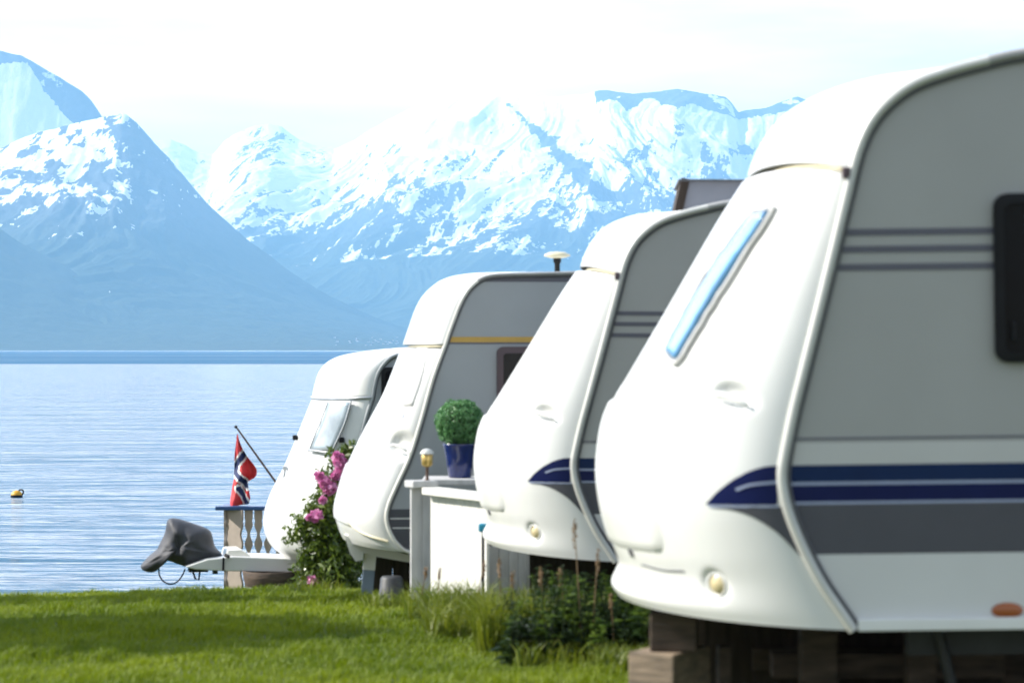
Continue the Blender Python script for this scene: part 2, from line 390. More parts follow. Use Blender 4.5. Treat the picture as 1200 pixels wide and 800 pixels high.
# ------------------------------------------------------------------ mountains
def mountain_mat():
    m = bpy.data.materials.new('snowy_rock'); m.use_nodes = True; t = m.node_tree; l = t.links.new
    b = t.nodes['Principled BSDF']; b.inputs['Roughness'].default_value = .85; b.inputs['Specular IOR Level'].default_value = .1
    at = t.nodes.new('ShaderNodeAttribute'); at.attribute_name = 'snow'
    av = t.nodes.new('ShaderNodeAttribute'); av.attribute_name = 'forest'
    tc = t.nodes.new('ShaderNodeTexCoord')
    n = t.nodes.new('ShaderNodeTexNoise'); n.inputs['Scale'].default_value = .009; n.inputs['Detail'].default_value = 9; n.inputs['Roughness'].default_value = .62; l(tc.outputs['Object'], n.inputs['Vector'])
    a = t.nodes.new('ShaderNodeMath'); a.operation = 'MULTIPLY_ADD'; a.inputs[1].default_value = .55; l(n.outputs['Fac'], a.inputs[0]); l(at.outputs['Fac'], a.inputs[2])
    n3 = t.nodes.new('ShaderNodeTexNoise'); n3.inputs['Scale'].default_value = .028; n3.inputs['Detail'].default_value = 6; n3.inputs['Roughness'].default_value = .65; l(tc.outputs['Object'], n3.inputs['Vector'])
    a2 = t.nodes.new('ShaderNodeMath'); a2.operation = 'MULTIPLY_ADD'; a2.inputs[1].default_value = .85; l(n3.outputs['Fac'], a2.inputs[0]); l(a.outputs[0], a2.inputs[2])
    r = t.nodes.new('ShaderNodeMapRange'); r.inputs['From Min'].default_value = 1.18; r.inputs['From Max'].default_value = 1.22; l(a2.outputs[0], r.inputs['Value'])
    n2 = t.nodes.new('ShaderNodeTexNoise'); n2.inputs['Scale'].default_value = .02; n2.inputs['Detail'].default_value = 8; n2.inputs['Roughness'].default_value = .7; l(tc.outputs['Object'], n2.inputs['Vector'])
    rc = t.nodes.new('ShaderNodeMix'); rc.data_type = 'RGBA'; rc.inputs[6].default_value = (.02, .03, .04, 1); rc.inputs[7].default_value = (.17, .18, .20, 1); l(n2.outputs['Fac'], rc.inputs[0])
    fc = t.nodes.new('ShaderNodeMix'); fc.data_type = 'RGBA'; fc.inputs[6].default_value = (.012, .025, .018, 1); fc.inputs[7].default_value = (.075, .09, .06, 1); l(n2.outputs['Fac'], fc.inputs[0])
    rf = t.nodes.new('ShaderNodeMix'); rf.data_type = 'RGBA'; l(av.outputs['Fac'], rf.inputs[0]); l(rc.outputs[2], rf.inputs[6]); l(fc.outputs[2], rf.inputs[7])
    s = t.nodes.new('ShaderNodeMix'); s.data_type = 'RGBA'; s.inputs[7].default_value = (.88, .87, .86, 1); l(r.outputs[0], s.inputs[0]); l(rf.outputs[2], s.inputs[6])
    l(s.outputs[2], b.inputs['Base Color'])
    bp = t.nodes.new('ShaderNodeBump'); bp.inputs['Strength'].default_value = .35; bp.inputs['Distance'].default_value = 25; l(n2.outputs['Fac'], bp.inputs['Height']); l(bp.outputs['Normal'], b.inputs['Normal'])
    return m
MM = mountain_mat()

def mountain(name, crest, dc, df, nx, ny, prof, amp, snowf, forestf, seed, gully=900., back=.35, rock=()):
    """crest: (px, py) silhouette samples; dc(x): crest distance; df(x): foot distance."""
    crest = np.array(crest, float)
    cx = np.linspace(crest[0, 0], crest[-1, 0], nx)
    cy = np.interp(cx, crest[:, 0], crest[:, 1])
    k = np.array([1, 2, 1.]) / 4
    cy[1:-1] = np.convolve(cy, k, 'valid')
    D1 = dc(cx); D0 = df(cx)
    Xc = (cx - 600) * D1 / F; Hc = (HZ - cy) * D1 / F + 0
    nb = max(6, ny // 8)
    s = np.concatenate([np.linspace(0, 1, ny), 1 + np.linspace(0, 1, nb + 1)[1:] * back])
    Sg, _ = np.meshgrid(s, cx, indexing='ij')
    # run each column straight towards +y: x stays nearly constant in world space
    fan = 0.55
    Yg = D0[None, :] + (D1 - D0)[None, :] * Sg
    Xg = Xc[None, :] * (1 - fan * (1 - Yg / D1[None, :]))
    pr = np.where(Sg <= 1, prof(np.clip(Sg, 0, 1)), 1 - ((Sg - 1) / back) ** 1.3 * 1.0)
    base = Hc[None, :] * pr
    env = np.where(Sg <= 1, (np.clip(Sg, 0, 1) ** .7) * (1 - np.clip(Sg, 0, 1) ** 5), 0)
    q = fbm(Xg / 2500, Yg / 2500, 3, seed + 40) * .8
    gl = ridged(Xg / gully + q, Yg / (gully * 2.4) + q, 6, seed, .52)
    fine = fbm(Xg / 160, Yg / 160, 5, seed + 9, .55)
    Zg = base + env * (gl - .55) * amp * Hc[None, :] + env * fine * 14 + np.where(Sg > .96, 0, 0)
    Zg = np.maximum(Zg, -8) + WATER_Z * 0
    # cracks right at the crest
    Zg = Zg + np.where((Sg > .9) & (Sg <= 1), fine * 6, 0)
    dzx = np.gradient(Zg, axis=1) / np.maximum(np.abs(np.gradient(Xg, axis=1)), 1)
    dzy = np.gradient(Zg, axis=0) / np.maximum(np.abs(np.gradient(Yg, axis=0)), 1)
    slope = np.sqrt(dzx ** 2 + dzy ** 2)
    PX = 600 + Xg * F / Yg; PY = HZ - (Zg) * F / Yg
    snow = snowf(Zg, slope, dzx, Xg, Yg, PX, PY); forest = forestf(Zg, slope, PX, PY)
    o = np_mesh(name, np.stack([Xg, Yg, Zg + (WATER_Z - 1)], -1), gridquads(*Xg.shape), None, [MM], True)
    for nme, arr in (('snow', snow), ('forest', forest)):
        a = o.data.attributes.new(nme, 'FLOAT', 'POINT'); a.data.foreach_set('value', np.clip(arr, 0, 1).astype(np.float32).ravel())
    tag(o, kind='structure')
    return o

def sstep(a, b, x): t = np.clip((x - a) / (b - a), 0, 1); return t * t * (3 - 2 * t)
rz = lambda x, c: np.interp(x, *zip(*c))
# near mountain on the left: shoulder in front, summit behind
A1 = [(-700, 260), (-500, 170), (-300, 150), (-100, 165), (0, 172), (50, 152), (90, 143), (120, 136), (145, 132), (160, 142), (172, 156), (186, 172), (200, 187), (215, 206), (240, 235), (265, 258), (290, 280), (315, 298), (340, 318), (365, 333), (390, 348), (415, 360), (440, 371), (480, 386), (530, 398), (600, 406), (700, 409)]
def snowA(Z, sl, dzx, X, Y, PX, PY):
    h = Z / 780.
    n = fbm(X / 500, Y / 900, 4, 21)
    n = fbm(X / 120 + .8 * n, Y / 250, 6, 23, .74)
    s = .53 + (205 - PY) / 85 * .55 + n * 1.05
    s = s - np.where(PY > 250, .5, 0)
    s = s - sstep(-12, 12, PX - (122 + (PY - 140) * .55) + n * 30) * .9            # bare steep right flank
    return s
mountain('mountain', A1, lambda x: 11500 + 0 * x, lambda x: 7450 + 200 * np.sin(x / 90), 900, 260,
         lambda s: .30 * s + .70 * s ** 1.9, .16, snowA, lambda Z, sl, PX, PY: 1 - sstep(380, 700, Z), 1, 1300)
A2 = [(-900, 200), (-500, 90), (-250, 120), (-120, 90), (-40, 60), (0, 58), (12, 62), (25, 64), (42, 74), (60, 84), (80, 96), (95, 106), (106, 116), (115, 128), (135, 160), (170, 215), (220, 280), (300, 350), (360, 409)]
def snowA2(Z, sl, dzx, X, Y, PX, PY):
    n = fbm(X / 300, Y / 300, 5, 31)
    edge = 22 + (PY - 66) * .72                                         # snow bowl to the left, rock rib to the right
    s = 1.1 - sstep(-7, 7, PX - edge + n * 12) * .74 + n * .38
    s = np.where(PY < 74 + n * 6, .30 + n * .35, s)
    return s
mountain('mountain', A2, lambda x: 12500 + 0 * x, lambda x: 11550 + 0 * x, 700, 150,
         lambda s: .2 * s + .8 * s ** 1.2, .06, snowA2, lambda Z, sl, PX, PY: 0 * Z, 2, 700)
# small dark spur at the left edge
A0 = [(-500, 200), (-200, 225), (-60, 246), (0, 266), (20, 280), (45, 294), (80, 312), (130, 345), (200, 385), (260, 409)]
mountain('mountain', A0, lambda x: 9300 + 0 * x, lambda x: 7600 + 0 * x, 300, 90,
         lambda s: .5 * s + .5 * s ** 1.5, .05, lambda Z, *a: 0 * Z, lambda Z, *a: 1 + 0 * Z, 5, 500)
# far massif
B = [(60, 330), (120, 210), (160, 168), (185, 164), (200, 163), (215, 168), (232, 178), (250, 180), (262, 166), (275, 156), (290, 149), (300, 147), (315, 145), (328, 147), (338, 154), (350, 163), (370, 170), (392, 174), (405, 168), (420, 161), (440, 148), (455, 139), (480, 127), (500, 119), (525, 115), (560, 112), (600, 111), (650, 112), (690, 109), (699, 106), (712, 105), (740, 109), (770, 107), (796, 104), (825, 108), (850, 112), (858, 120), (865, 131), (875, 128), (895, 126), (915, 119), (935, 112), (948, 118), (965, 111), (980, 107), (1010, 112), (1060, 100), (1120, 118), (1200, 105), (1300, 125), (1450, 110), (1600, 150), (1800, 210)]
def snowB(Z, sl, dzx, X, Y, PX, PY):
    n = fbm(X / 900, Y / 1300, 6, 51, .58); n2 = fbm(X / 230 + n, Y / 420, 6, 61, .7)
    line = rz(PX, [(0, 250), (230, 250), (420, 235), (560, 225), (700, 235), (1200, 215)])
    n3 = fbm((X - Y * .5) / 110, (X + Y) / 520, 6, 67, .7)
    s = .55 + (line - PY) / 100 * .40 + n * .24 + n2 * .26 + n3 * .30
    s = s + sstep(40, 90, line - PY) * .10 - np.where(PY > line + 70, .4, 0)
    # cliff band under the plateau
    ct = rz(PX, [(690, 60), (697, 104), (712, 104), (796, 103), (850, 111), (865, 130), (940, 112), (960, 100)])
    cb = rz(PX, [(690, 60), (699, 122), (722, 115), (735, 128), (760, 116), (800, 128), (812, 122), (850, 132), (870, 138), (905, 136), (935, 128), (960, 118)])
    cl = ((PX > 694) & (PX < 960) & (PY < cb + n2 * 5))
    s = np.where(cl, .12 + n2 * .5 + np.where(PX > 870, .12, 0), s)
    # rocky dome
    dm = np.exp(-(((PX - 312) / 30) ** 2 + ((PY - 165) / 26) ** 2))
    s = s - dm * .30
    # bare diagonal rib
    rb = np.abs((PX - 600) - (PY - 125) * 1.05) ; s = s - np.where((PY > 120) & (PY < 235), np.exp(-(rb / (5 + (PY - 120) * .1)) ** 2) * .6, 0)
    return s
mountain('mountain', B, lambda x: 16000 + 900 * np.sin(x / 170), lambda x: 11800 + 500 * np.sin(x / 130 + 1), 1500, 420,
         lambda s: .38 * s + .62 * s ** 1.35, .26, snowB, lambda Z, sl, PX, PY: 1 - sstep(500, 900, Z), 3, 1500)

# village on the far shore
def house_mesh(s):
    mb = MB(); w, dd, h, r = 7 * s, 6 * s, 3.6 * s, 2.2 * s
    mb.box((0, 0, h / 2), (w, dd, h)); return mb, w, dd, h, r
hproto = None
def mnt_h(px_, yd):   # height of the left mountain under a pixel column, by ray cast later
    return 0
dg = bpy.context.evaluated_depsgraph_get(); dg.update()
for i in range(30):
    hx = random.choice([random.uniform(385, 470), random.uniform(415, 468)]); hy = random.uniform(395, 405)
    dr = (px(hx, hy, 1) - Vector((0, 0, CZ))).normalized()
    hit, loc, nrm, idx, ob, _ = SC.ray_cast(dg, Vector((0, 0, CZ)) + dr * 6500, dr, distance=9000)
    if not hit: continue
    if hproto is None:
        hproto = empty('village_house', loc)
        a, w_, d_, h_, r_ = house_mesh(1.0); a.build('wall', M['house_wall'], hproto)
        rf = MB(); rf.add([(-w_ / 2 - .3, -d_ / 2 - .4, h_), (w_ / 2 + .3, -d_ / 2 - .4, h_), (w_ / 2 + .3, d_ / 2 + .4, h_), (-w_ / 2 - .3, d_ / 2 + .4, h_), (-w_ / 2 - .3, 0, h_ + r_), (w_ / 2 + .3, 0, h_ + r_)],
                          [(0, 1, 5, 4), (2, 3, 4, 5), (0, 4, 3), (1, 2, 5), (0, 3, 2, 1)]); rf.build('roof', M['house_roof'], hproto)
        tag(hproto, 'tiny white house in the village at the foot of the far mountain', 'house', 'tiny houses of the village on the far shore')
        h = hproto
    else:
        h = copy_tree(hproto)
    h.location = loc - Vector((0, 0, .5)); h.rotation_euler = (0, 0, random.uniform(-.6, .6)); sc_ = random.uniform(.7, 1.25); h.scale = (sc_, sc_, sc_)

# ------------------------------------------------------------------ haze
hz = MB(); hz.box((0, 14000, 870), (70000, 29000, 1960))
hm = bpy.data.materials.new('haze'); hm.use_nodes = True; t = hm.node_tree; t.nodes.clear()
ho = t.nodes.new('ShaderNodeOutputMaterial'); pv = t.nodes.new('ShaderNodeVolumePrincipled')
pv.inputs['Color'].default_value = (.37, .70, 1.0, 1); pv.inputs['Density'].default_value = 7.2e-5; pv.inputs['Anisotropy'].default_value = 0.0
t.links.new(pv.outputs[0], ho.inputs['Volume'])
hzo = hz.build('haze', hm); tag(hzo, kind='stuff')

# ------------------------------------------------------------------ caravans
class Body:
    """a caravan body lofted between its side profile (near plane) and its nose profile (centre plane)"""
    def __init__(s, name, ox, oy_px, d, yaw, pitch, W, label, group=None):
        o = px(ox, oy_px, d); s.W = W
        s.root = empty(name, (o.x, o.y, gz(o.x, o.y)), (0, R(pitch), R(yaw)))
        bpy.context.view_layer.update()
        s.M = s.root.matrix_world.copy(); s.Mi = s.M.inverted()
        tag(s.root, label, 'caravan', group)
    def on(s, x, y, off=0.0):
        """pixel -> local (X, Z) on the plane local Y = off"""
        o = s.Mi @ Vector((0, 0, CZ)); p = s.Mi @ px(x, y, 10); dr = p - o
        k = (off - o.y) / dr.y
        q = o + dr * k
        return (q.x, q.z)
    def side(s, pts): return [s.on(x, y, 0) for x, y in pts]
    def nose(s, pts): return [s.on(x, y, s.W / 2) for x, y in pts]
    def proj(s, P):
        P = np.asarray(P).reshape(-1, 3); Mn = np.array(s.M); w = P @ Mn[:3, :3].T + Mn[:3, 3]
        return np.stack([600 + w[:, 0] * F / w[:, 1], HZ - (w[:, 2] - CZ) * F / w[:, 1]], 1)
    def loft(s, T, N, n=6, nu=40, a=2.0, b=2.0):
        T = catmull(T, n); N = catmull(N, n)
        th = np.linspace(0, np.pi, nu * 2 + 1); u = -np.cos(th)
        wu = (1 - np.abs(u) ** a) ** (1 / b)
        G = np.zeros((len(T), len(u), 3))
        G[:, :, 0] = T[:, None, 0] + (N - T)[:, None, 0] * wu[None]
        G[:, :, 2] = T[:, None, 1] + (N - T)[:, None, 1] * wu[None]
        G[:, :, 1] = s.W * (1 + u[None]) / 2
        return G
    def setsurf(s, G):
        s.G = G; s.GP = s.proj(G).reshape(G.shape[0], G.shape[1], 2)
        du = np.gradient(G, axis=1); dv = np.gradient(G, axis=0); nn = np.cross(du, dv)
        ln = np.linalg.norm(nn, axis=2, keepdims=True); nn = nn / np.maximum(ln, 1e-9)
        # outward = away from the body centre
        c = np.array([G[:, :, 0].max() + 1.0, s.W / 2, G[:, :, 2].mean()])
        sg = np.sign(np.sum(nn * (G - c), axis=2, keepdims=True)); s.GN = nn * sg
        s.half = G.shape[1] // 2 + 3
    def find(s, x, y, off=.004):
        """point of the front surface (near half) seen at a pixel"""
        A = s.GP[:, :s.half]; d2 = (A[..., 0] - x) ** 2 + (A[..., 1] - y) ** 2
        k = np.argsort(d2.ravel())[:4]; wt = 1 / (d2.ravel()[k] + 1e-3); wt /= wt.sum()
        i, j = np.unravel_index(k, d2.shape)
        p = (s.G[i, j] * wt[:, None]).sum(0); n = (s.GN[i, j] * wt[:, None]).sum(0); n /= np.linalg.norm(n) + 1e-9
        return p + n * off, n
    def patch(s, mb, top, bot, k=12, rows=4, off=.004, mi=0):
        """ruled decal between two pixel curves, laid on the front surface"""
        top = catmull(top, 6); bot = catmull(bot, 6)
        f = lambda C, t: np.array([np.interp(t, np.linspace(0, 1, len(C)), C[:, q]) for q in (0, 1)])
        G = []
        for t_ in np.linspace(0, 1, k):
            a, b = f(top, t_), f(bot, t_)
            G.append([s.find(*(a + (b - a) * q), off)[0] for q in np.linspace(0, 1, rows)])
        mb.grid(np.array(G), mi); return mb
    def path(s, pts, n=6, off=.003): return [s.find(x, y, off)[0] for x, y in catmull(pts, n)]

def build_body(B_, Tp, Np, jt, rear, mats, nseg=6, roofN=None, dents=(), nu=40):
    """Tp/Np pixel profiles: first jt points = front panel (below the joint), the rest = cap; rear = metres"""
    T1 = B_.side(Tp[:jt]); N1 = B_.nose(Np[:jt])
    T2 = B_.side(Tp[jt:]); N2 = B_.nose(Np[jt:])
    zt = T2[-1][1]; x0 = T2[-1][0]; zb = T1[0][1]; xb = T1[0][0]; Lr = xb + rear
    add = [(x0 + .9, zt + .03), (Lr - 1.2, zt + .03), (Lr - .45, zt - .03), (Lr - .12, zt - .25), (Lr, zt - .8), (Lr + .02, zb + .5), (Lr - .05, zb + .02)]
    T2 = T2 + add; N2 = N2 + [(x + (.10 if i > 1 else 0), z) for i, (x, z) in enumerate(add)]
    B_.T1, B_.T2, B_.zb, B_.Lr = T1, T2, zb, Lr; B_.N2 = N2
    G1 = B_.loft(T1, N1, nseg, nu); G2 = B_.loft(T2, N2, nseg, 40)
    # fine grid for lookups
    B_.setsurf(B_.loft(T1 + T2[:4], N1 + N2[:4], 16, 130))
    B_.setsurf(np.concatenate([B_.loft(T1, N1, 22, 130)], 0))
    for (dx_, dy_, dw_, dh_, dd_) in dents:
        p, n = B_.find(dx_, dy_, 0); n = Vector(n); up = Vector((.35, 0, 1)); up = (up - up.dot(n) * n).normalized(); rt = up.cross(n).normalized()
        D3 = G1 - p; a_ = D3 @ np.array(rt) / dw_; b_ = D3 @ np.array(up) / dh_; c_ = D3 @ np.array(n)
        wt = np.exp(-(a_ ** 2 + b_ ** 2) ** 2 * .9) * (np.abs(c_) < .2)
        G1 = G1 - wt[..., None] * dd_ * np.array(n)
    fp = MB(); fp.grid(G1)
    B_.G1 = G1; B_.G2 = G2
    rs = MB(); rs.grid(G2)
    rso = rs.build('roof_shell', mats['shell'], B_.root)
    for o in (rso,):
        md = o.modifiers.new('thick', 'SOLIDIFY'); md.thickness = .02; md.offset = 0
    # side sheets
    loop = [tuple(p) for p in np.concatenate([catmull(T1, nseg), catmull(T2, nseg)], 0)]
    B_.loop = loop
    fl = MB()
    k = [(xb + .02, 0), (Lr - .05, 0)]
    fl.box(((xb + Lr) / 2, B_.W / 2, zb + .02), (Lr - xb - .02, B_.W - .04, .04))
    fl.build('floor', M['dark_metal'], B_.root)
    ch = MB()
    for yy in (.35, B_.W - .35): ch.box(((xb + Lr) / 2 + .1, yy, zb - .07), (Lr - xb - .3, .06, .13))
    ch.box(((xb + Lr) / 2 + .4, B_.W / 2, zb - .1), (.08, B_.W - .3, .08))
    ch.build('chassis', M['dark_metal'], B_.root)
    for yy in (.13, B_.W - .13):
        wx = xb + (Lr - xb) * .56; gl = zb - .02
        rr = .31
        t_ = MB(); t_.lathe([(rr * .62, -.09), (rr * .93, -.09), (rr, -.05), (rr, .05), (rr * .93, .09), (rr * .62, .09)], n=28)
        t_.xform(Matrix.Translation((wx, yy, rr)) @ Matrix.Rotation(R(90), 4, 'X'))
        wo = t_.build('wheel', M['rubber'], B_.root)
        r2 = MB(); r2.lathe([(0.001, -.05), (rr * .25, -.06), (rr * .5, -.03), (rr * .61, -.085), (rr * .61, .085), (0.001, .05)], n=28)
        r2.xform(Matrix.Translation((wx, yy, rr)) @ Matrix.Rotation(R(90), 4, 'X')); r2.build('rim', M['steel'], wo)
    # jack legs in the corners
    for jx in (xb + .35, Lr - .5):
        for yy in (.3, B_.W - .3):
            j = MB(); j.tube([(jx, yy, zb), (jx + .12, yy, .03)], .022, 6); j.box((jx + .12, yy, .015), (.14, .1, .03)); j.build('corner_jack', M['dark_metal'], B_.root)
    return fp

def side_sheet(B_, mats, extra=None, far=True):
    """near and far side sheets as full ngons"""
    mb = MB(); n = len(B_.loop)
    V = [(p[0], .012, p[1]) for p in B_.loop]
    mb.add(V, [tuple(range(n))])
    if extra: extra(mb)
    mb.build('side_panel', mats, B_.root, recalc=False)
    mb = MB(); V = [(p[0], B_.W - .012, p[1]) for p in B_.loop]; mb.add(V, [tuple(range(n))]); mb.build('side_panel', mats[0], B_.root, recalc=False)

def clip_edge(B_, z):
    """x of the front trim line at local height z"""
    P = np.array(B_.loop); h = P[:, 0].argmax()
    Q = P[:h]; best = None
    for i in range(len(Q) - 1):
        a, b = Q[i], Q[i + 1]
        if (a[1] - z) * (b[1] - z) <= 0 and a[1] != b[1]:
            x = a[0] + (b[0] - a[0]) * (z - a[1]) / (b[1] - a[1])
            best = x if best is None else min(best, x)
    return best

def band(mb, B_, z0, z1, mi, off, xr=None, k=6):
    """horizontal band on the near side sheet, starting on the curved trim line"""
    zs = np.linspace(z0, z1, k); xr = xr if xr is not None else B_.Lr - .06
    G = []
    for z in zs:
        x0 = clip_edge(B_, z) + .01
        G.append([(x0, off, z), (xr, off, z)])
    mb.grid(G, mi, False)

GROUP_C = 'white caravans parked in a row above the shore'
# --- two big caravans of the same kind
b1 = Body('caravan', 1000, 738, 8.8, 0, -.7, 2.3, 'largest and nearest white caravan, grey side with broad navy stripe and a black window')
T = [(1000, 738), (985, 716), (962, 682), (941, 642), (923, 597), (916, 560), (920, 528), (930, 480), (938, 448), (945, 420), (965, 340), (984, 262), (998, 204),
     (999, 199), (1007, 172), (1021, 143), (1043, 118), (1072, 98), (1110, 84), (1150, 73), (1200, 62), (1320, 47)]
N = [(723, 694), (717, 682), (725, 660), (718, 636), (707, 596), (702, 560), (703, 530), (709, 494), (722, 464), (738, 438), (784, 360), (841, 262), (873, 212),
     (884, 204), (891, 182), (905, 156), (930, 131), (975, 115), (1030, 114), (1080, 110), (1135, 103), (1250, 92)]
fp = build_body(b1, T, N, 13, 5.2, dict(shell=M['gelcoat']), nseg=14, dents=[(858, 464, .085, .045, .042), (838, 686, .055, .055, .022)], nu=110)
# livery on the front
b1.patch(fp, [(827, 590), (848, 570), (872, 555), (893, 547), (911, 545)], [(827, 590.5), (850, 590.8), (872, 591), (893, 591), (911, 591)], 16, 6, .003, 1)
b1.patch(fp, [(862, 572), (880, 566), (912, 563)], [(864, 575), (880, 569), (912, 566)], 8, 2, .006, 3)
b1.patch(fp, [(836, 593), (870, 593.5), (900, 594), (918, 594), (922, 606), (930, 628), (941, 650)], [(836, 594), (862, 598), (886, 607), (906, 620), (920, 632), (932, 645), (942, 655)], 18, 5, .003, 2)
b1.patch(fp, [(829, 591.2), (870, 591.6), (913, 592)], [(832, 593.8), (870, 594), (913, 594)], 10, 2, .005, 3)
fo = fp.build('front_panel', [M['gelcoat'], M['navy'], M['stripe_grey'], M['stripe_light']], b1.root, recalc=False)

def livery(B_):
    def ex(mb):
        z = lambda y: B_.on(1100, y, 0)[1]
        of = .009
        for y0, y1 in ((267, 275), (287, 295), (308, 316)):
            band(mb, B_, z(y0), z(y1), 1, of)
        band(mb, B_, z(543), z(563), 2, of)
        band(mb, B_, z(563), z(566.5), 4, of - .0005)
        band(mb, B_, z(566.5), z(586), 3, of)
        band(mb, B_, z(586), z(589), 4, of - .0005)
        band(mb, B_, z(589), z(648), 5, of)
        band(mb, B_, z(648), z(726), 6, of)
        band(mb, B_, z(517), z(543), 7, of + .0005)  # lighter strip: ground and sky reflection put into the colour
        # moulding line
        band(mb, B_, z(511), z(513.5), 1, of + .001)
    return ex
M['side_mid'] = pm('mid_grey_side_sheet', (.54, .54, .525), .4, .05, 1.6, bump=.12, bscale=160, coat=.15)
side_sheet(b1, [M['side_grey'], M['pin'], M['teal'], M['navy'], M['stripe_light'], M['stripe_grey'], M['side_light'], M['side_mid']], livery(b1))

def trims(B_, r=.019, mat=None, dark=True):
    P = catmull(B_.T1, 5).tolist() + catmull(B_.T2, 5).tolist()
    for y, sg in ((-.004, 1), (B_.W + .004, -1)):
        zt = max(p[1] for p in P); kk = next(i for i, p in enumerate(P) if p[1] > zt - .11)
        tb = MB(); tb.tube([(p[0], y, p[1]) for p in P[:kk + 1]], r, 8); tb.build('trim_rail', mat or M['alu'], B_.root)
        tb = MB(); tb.tube([(p[0], y, p[1]) for p in P[kk:]], r, 8); tb.build('roof_rail', M['roof_rail'], B_.root)
    if dark:
        k = len(P); tb = MB()
        cx_ = np.mean([p[0] for p in P]); 
        Q = []
        for i, p in enumerate(P):
            t_ = Vector((P[min(i + 1, k - 1)][0] - P[max(i - 1, 0)][0], 0, P[min(i + 1, k - 1)][1] - P[max(i - 1, 0)][1])); t_.normalize()
            nrm = Vector((t_.z, 0, -t_.x))   # inward
            Q.append((p[0] + nrm.x * (r + .006), .0, p[1] + nrm.z * (r + .006)))
        tb.tube(Q, .0085, 6); tb.build('seal_shadow_line', M['alu_dark'], B_.root)  # dark tube as seal, also draws the shadow line beside the rail
trims(b1)
# bottom rail, side marker, black side window
xb = b1.T1[0][0]; zb = b1.zb
mb = MB(); mb.box(((xb + b1.Lr) / 2 + .0, -.008, zb + .02), (b1.Lr - xb - .03, .03, .045), bev=.006); mb.build('bottom_rail', M['gelcoat'], b1.root)
sx, sz = b1.on(1181, 715)
mb = MB(); mb.lathe([(.001, .022), (.03, .02), (.05, .010), (.056, 0)], n=20); mb.xform(Matrix.Translation((sx, .006, sz)) @ Matrix.Rotation(R(90), 4, 'X') @ Matrix.Scale(1.0, 4)); mb.xform(Matrix.Translation((sx, 0, sz)) @ Matrix.Diagonal((1.05, 1, .52, 1)) @ Matrix.Translation((-sx, 0, -sz)))
mb.build('side_marker', M['amber'], b1.root)
def rrect(x0, z0, x1, z1, r, n=5):
    P = []
    for cx_, cz_, a0 in ((x1 - r, z1 - r, 0), (x0 + r, z1 - r, 90), (x0 + r, z0 + r, 180), (x1 - r, z0 + r, 270)):
        for i in range(n + 1):
            a = R(a0 + 90 * i / n); P.append((cx_ + r * math.cos(a), cz_ + r * math.sin(a)))
    return P
def side_window(B_, x0, y0, x1, y1, fr, r=.05, fw=.03, fmat=None, gmat=None):
    (xa, za), (xc, zc) = B_.on(x0, y1), B_.on(x1, y0)
    fo_ = MB(); o_ = rrect(xa, za, xc, zc, r); i_ = rrect(xa + fw, za + fw, xc - fw, zc - fw, max(r - fw * .5, .01)); n = len(o_)
    rings = [[(p[0], .008, p[1]) for p in o_], [(p[0], -.020, p[1]) for p in o_], [(p[0], -.024, p[1]) for p in i_], [(p[0], .004, p[1]) for p in i_]]
    fo_.grid(rings, 0, False, closed_v=True)
    w_ = fo_.build('side_window', fmat or M['rubber'], B_.root)
    g_ = MB(); g_.add([(p[0], -.008, p[1]) for p in i_], [tuple(range(n))]); g_.build('pane', gmat or M['glass_dark'], w_)
    return w_
side_window(b1, 1166, 223, 1490, 425, 1, .05, .035)

(cx_, cz_) = b1.on(1187, 388)
mb = MB(); mb.box((cx_, -.016, cz_), (.022, .016, .07), bev=.005); mb.build('window_catch', M['rubber'], b1.root)
# details on the noses
def nose_light(B_, x, y, r, ring=None):
    p, n = B_.find(x, y, -.012); n = Vector(n); q = n.to_track_quat('Z', 'Y').to_matrix().to_4x4()
    a = MB(); a.lathe([(r * 1.28, -.01), (r * 1.25, .006), (r * 1.05, .004), (r, -.006)], n=22); a.xform(Matrix.Translation(p) @ q)
    l_ = a.build('marker_light', ring or M['gelcoat'], B_.root)
    b = MB(); b.lathe([(r, -.004), (r * .8, .006), (.001, .009)], n=20); b.xform(Matrix.Translation(p) @ q); b.build('lens', M['lens_cream'], l_)
def grab_handle(B_, x, y, w_, h_):
    p, n = B_.find(x, y, 0); n = Vector(n); up = Vector((.35, 0, 1)); up = (up - up.dot(n) * n).normalized(); rt = up.cross(n).normalized()
    b = MB(); b.tube([Vector(p) + rt * (w_ * t_) + up * (h_ * (-.35 + .25 * (1 - t_ * t_))) + n * (-.006 + .014 * (1 - t_ * t_)) for t_ in np.linspace(-.95, .95, 11)], [.006] + [.011] * 9 + [.006], 8)
    b.build('grab_handle', M['gelcoat'], B_.root)
grab_handle(b1, 858, 464, .085, .045)
nose_light(b1, 838, 686, .038)
p, n = b1.find(740, 646, .001)
mb = MB(); mb.lathe([(.022, -.004), (.020, .006), (.010, .007), (.009, -.004)], n=16); mb.xform(Matrix.Translation(p) @ Vector(n).to_track_quat('Z', 'Y').to_matrix().to_4x4()); mb.build('lock', M['alu_dark'], b1.root)
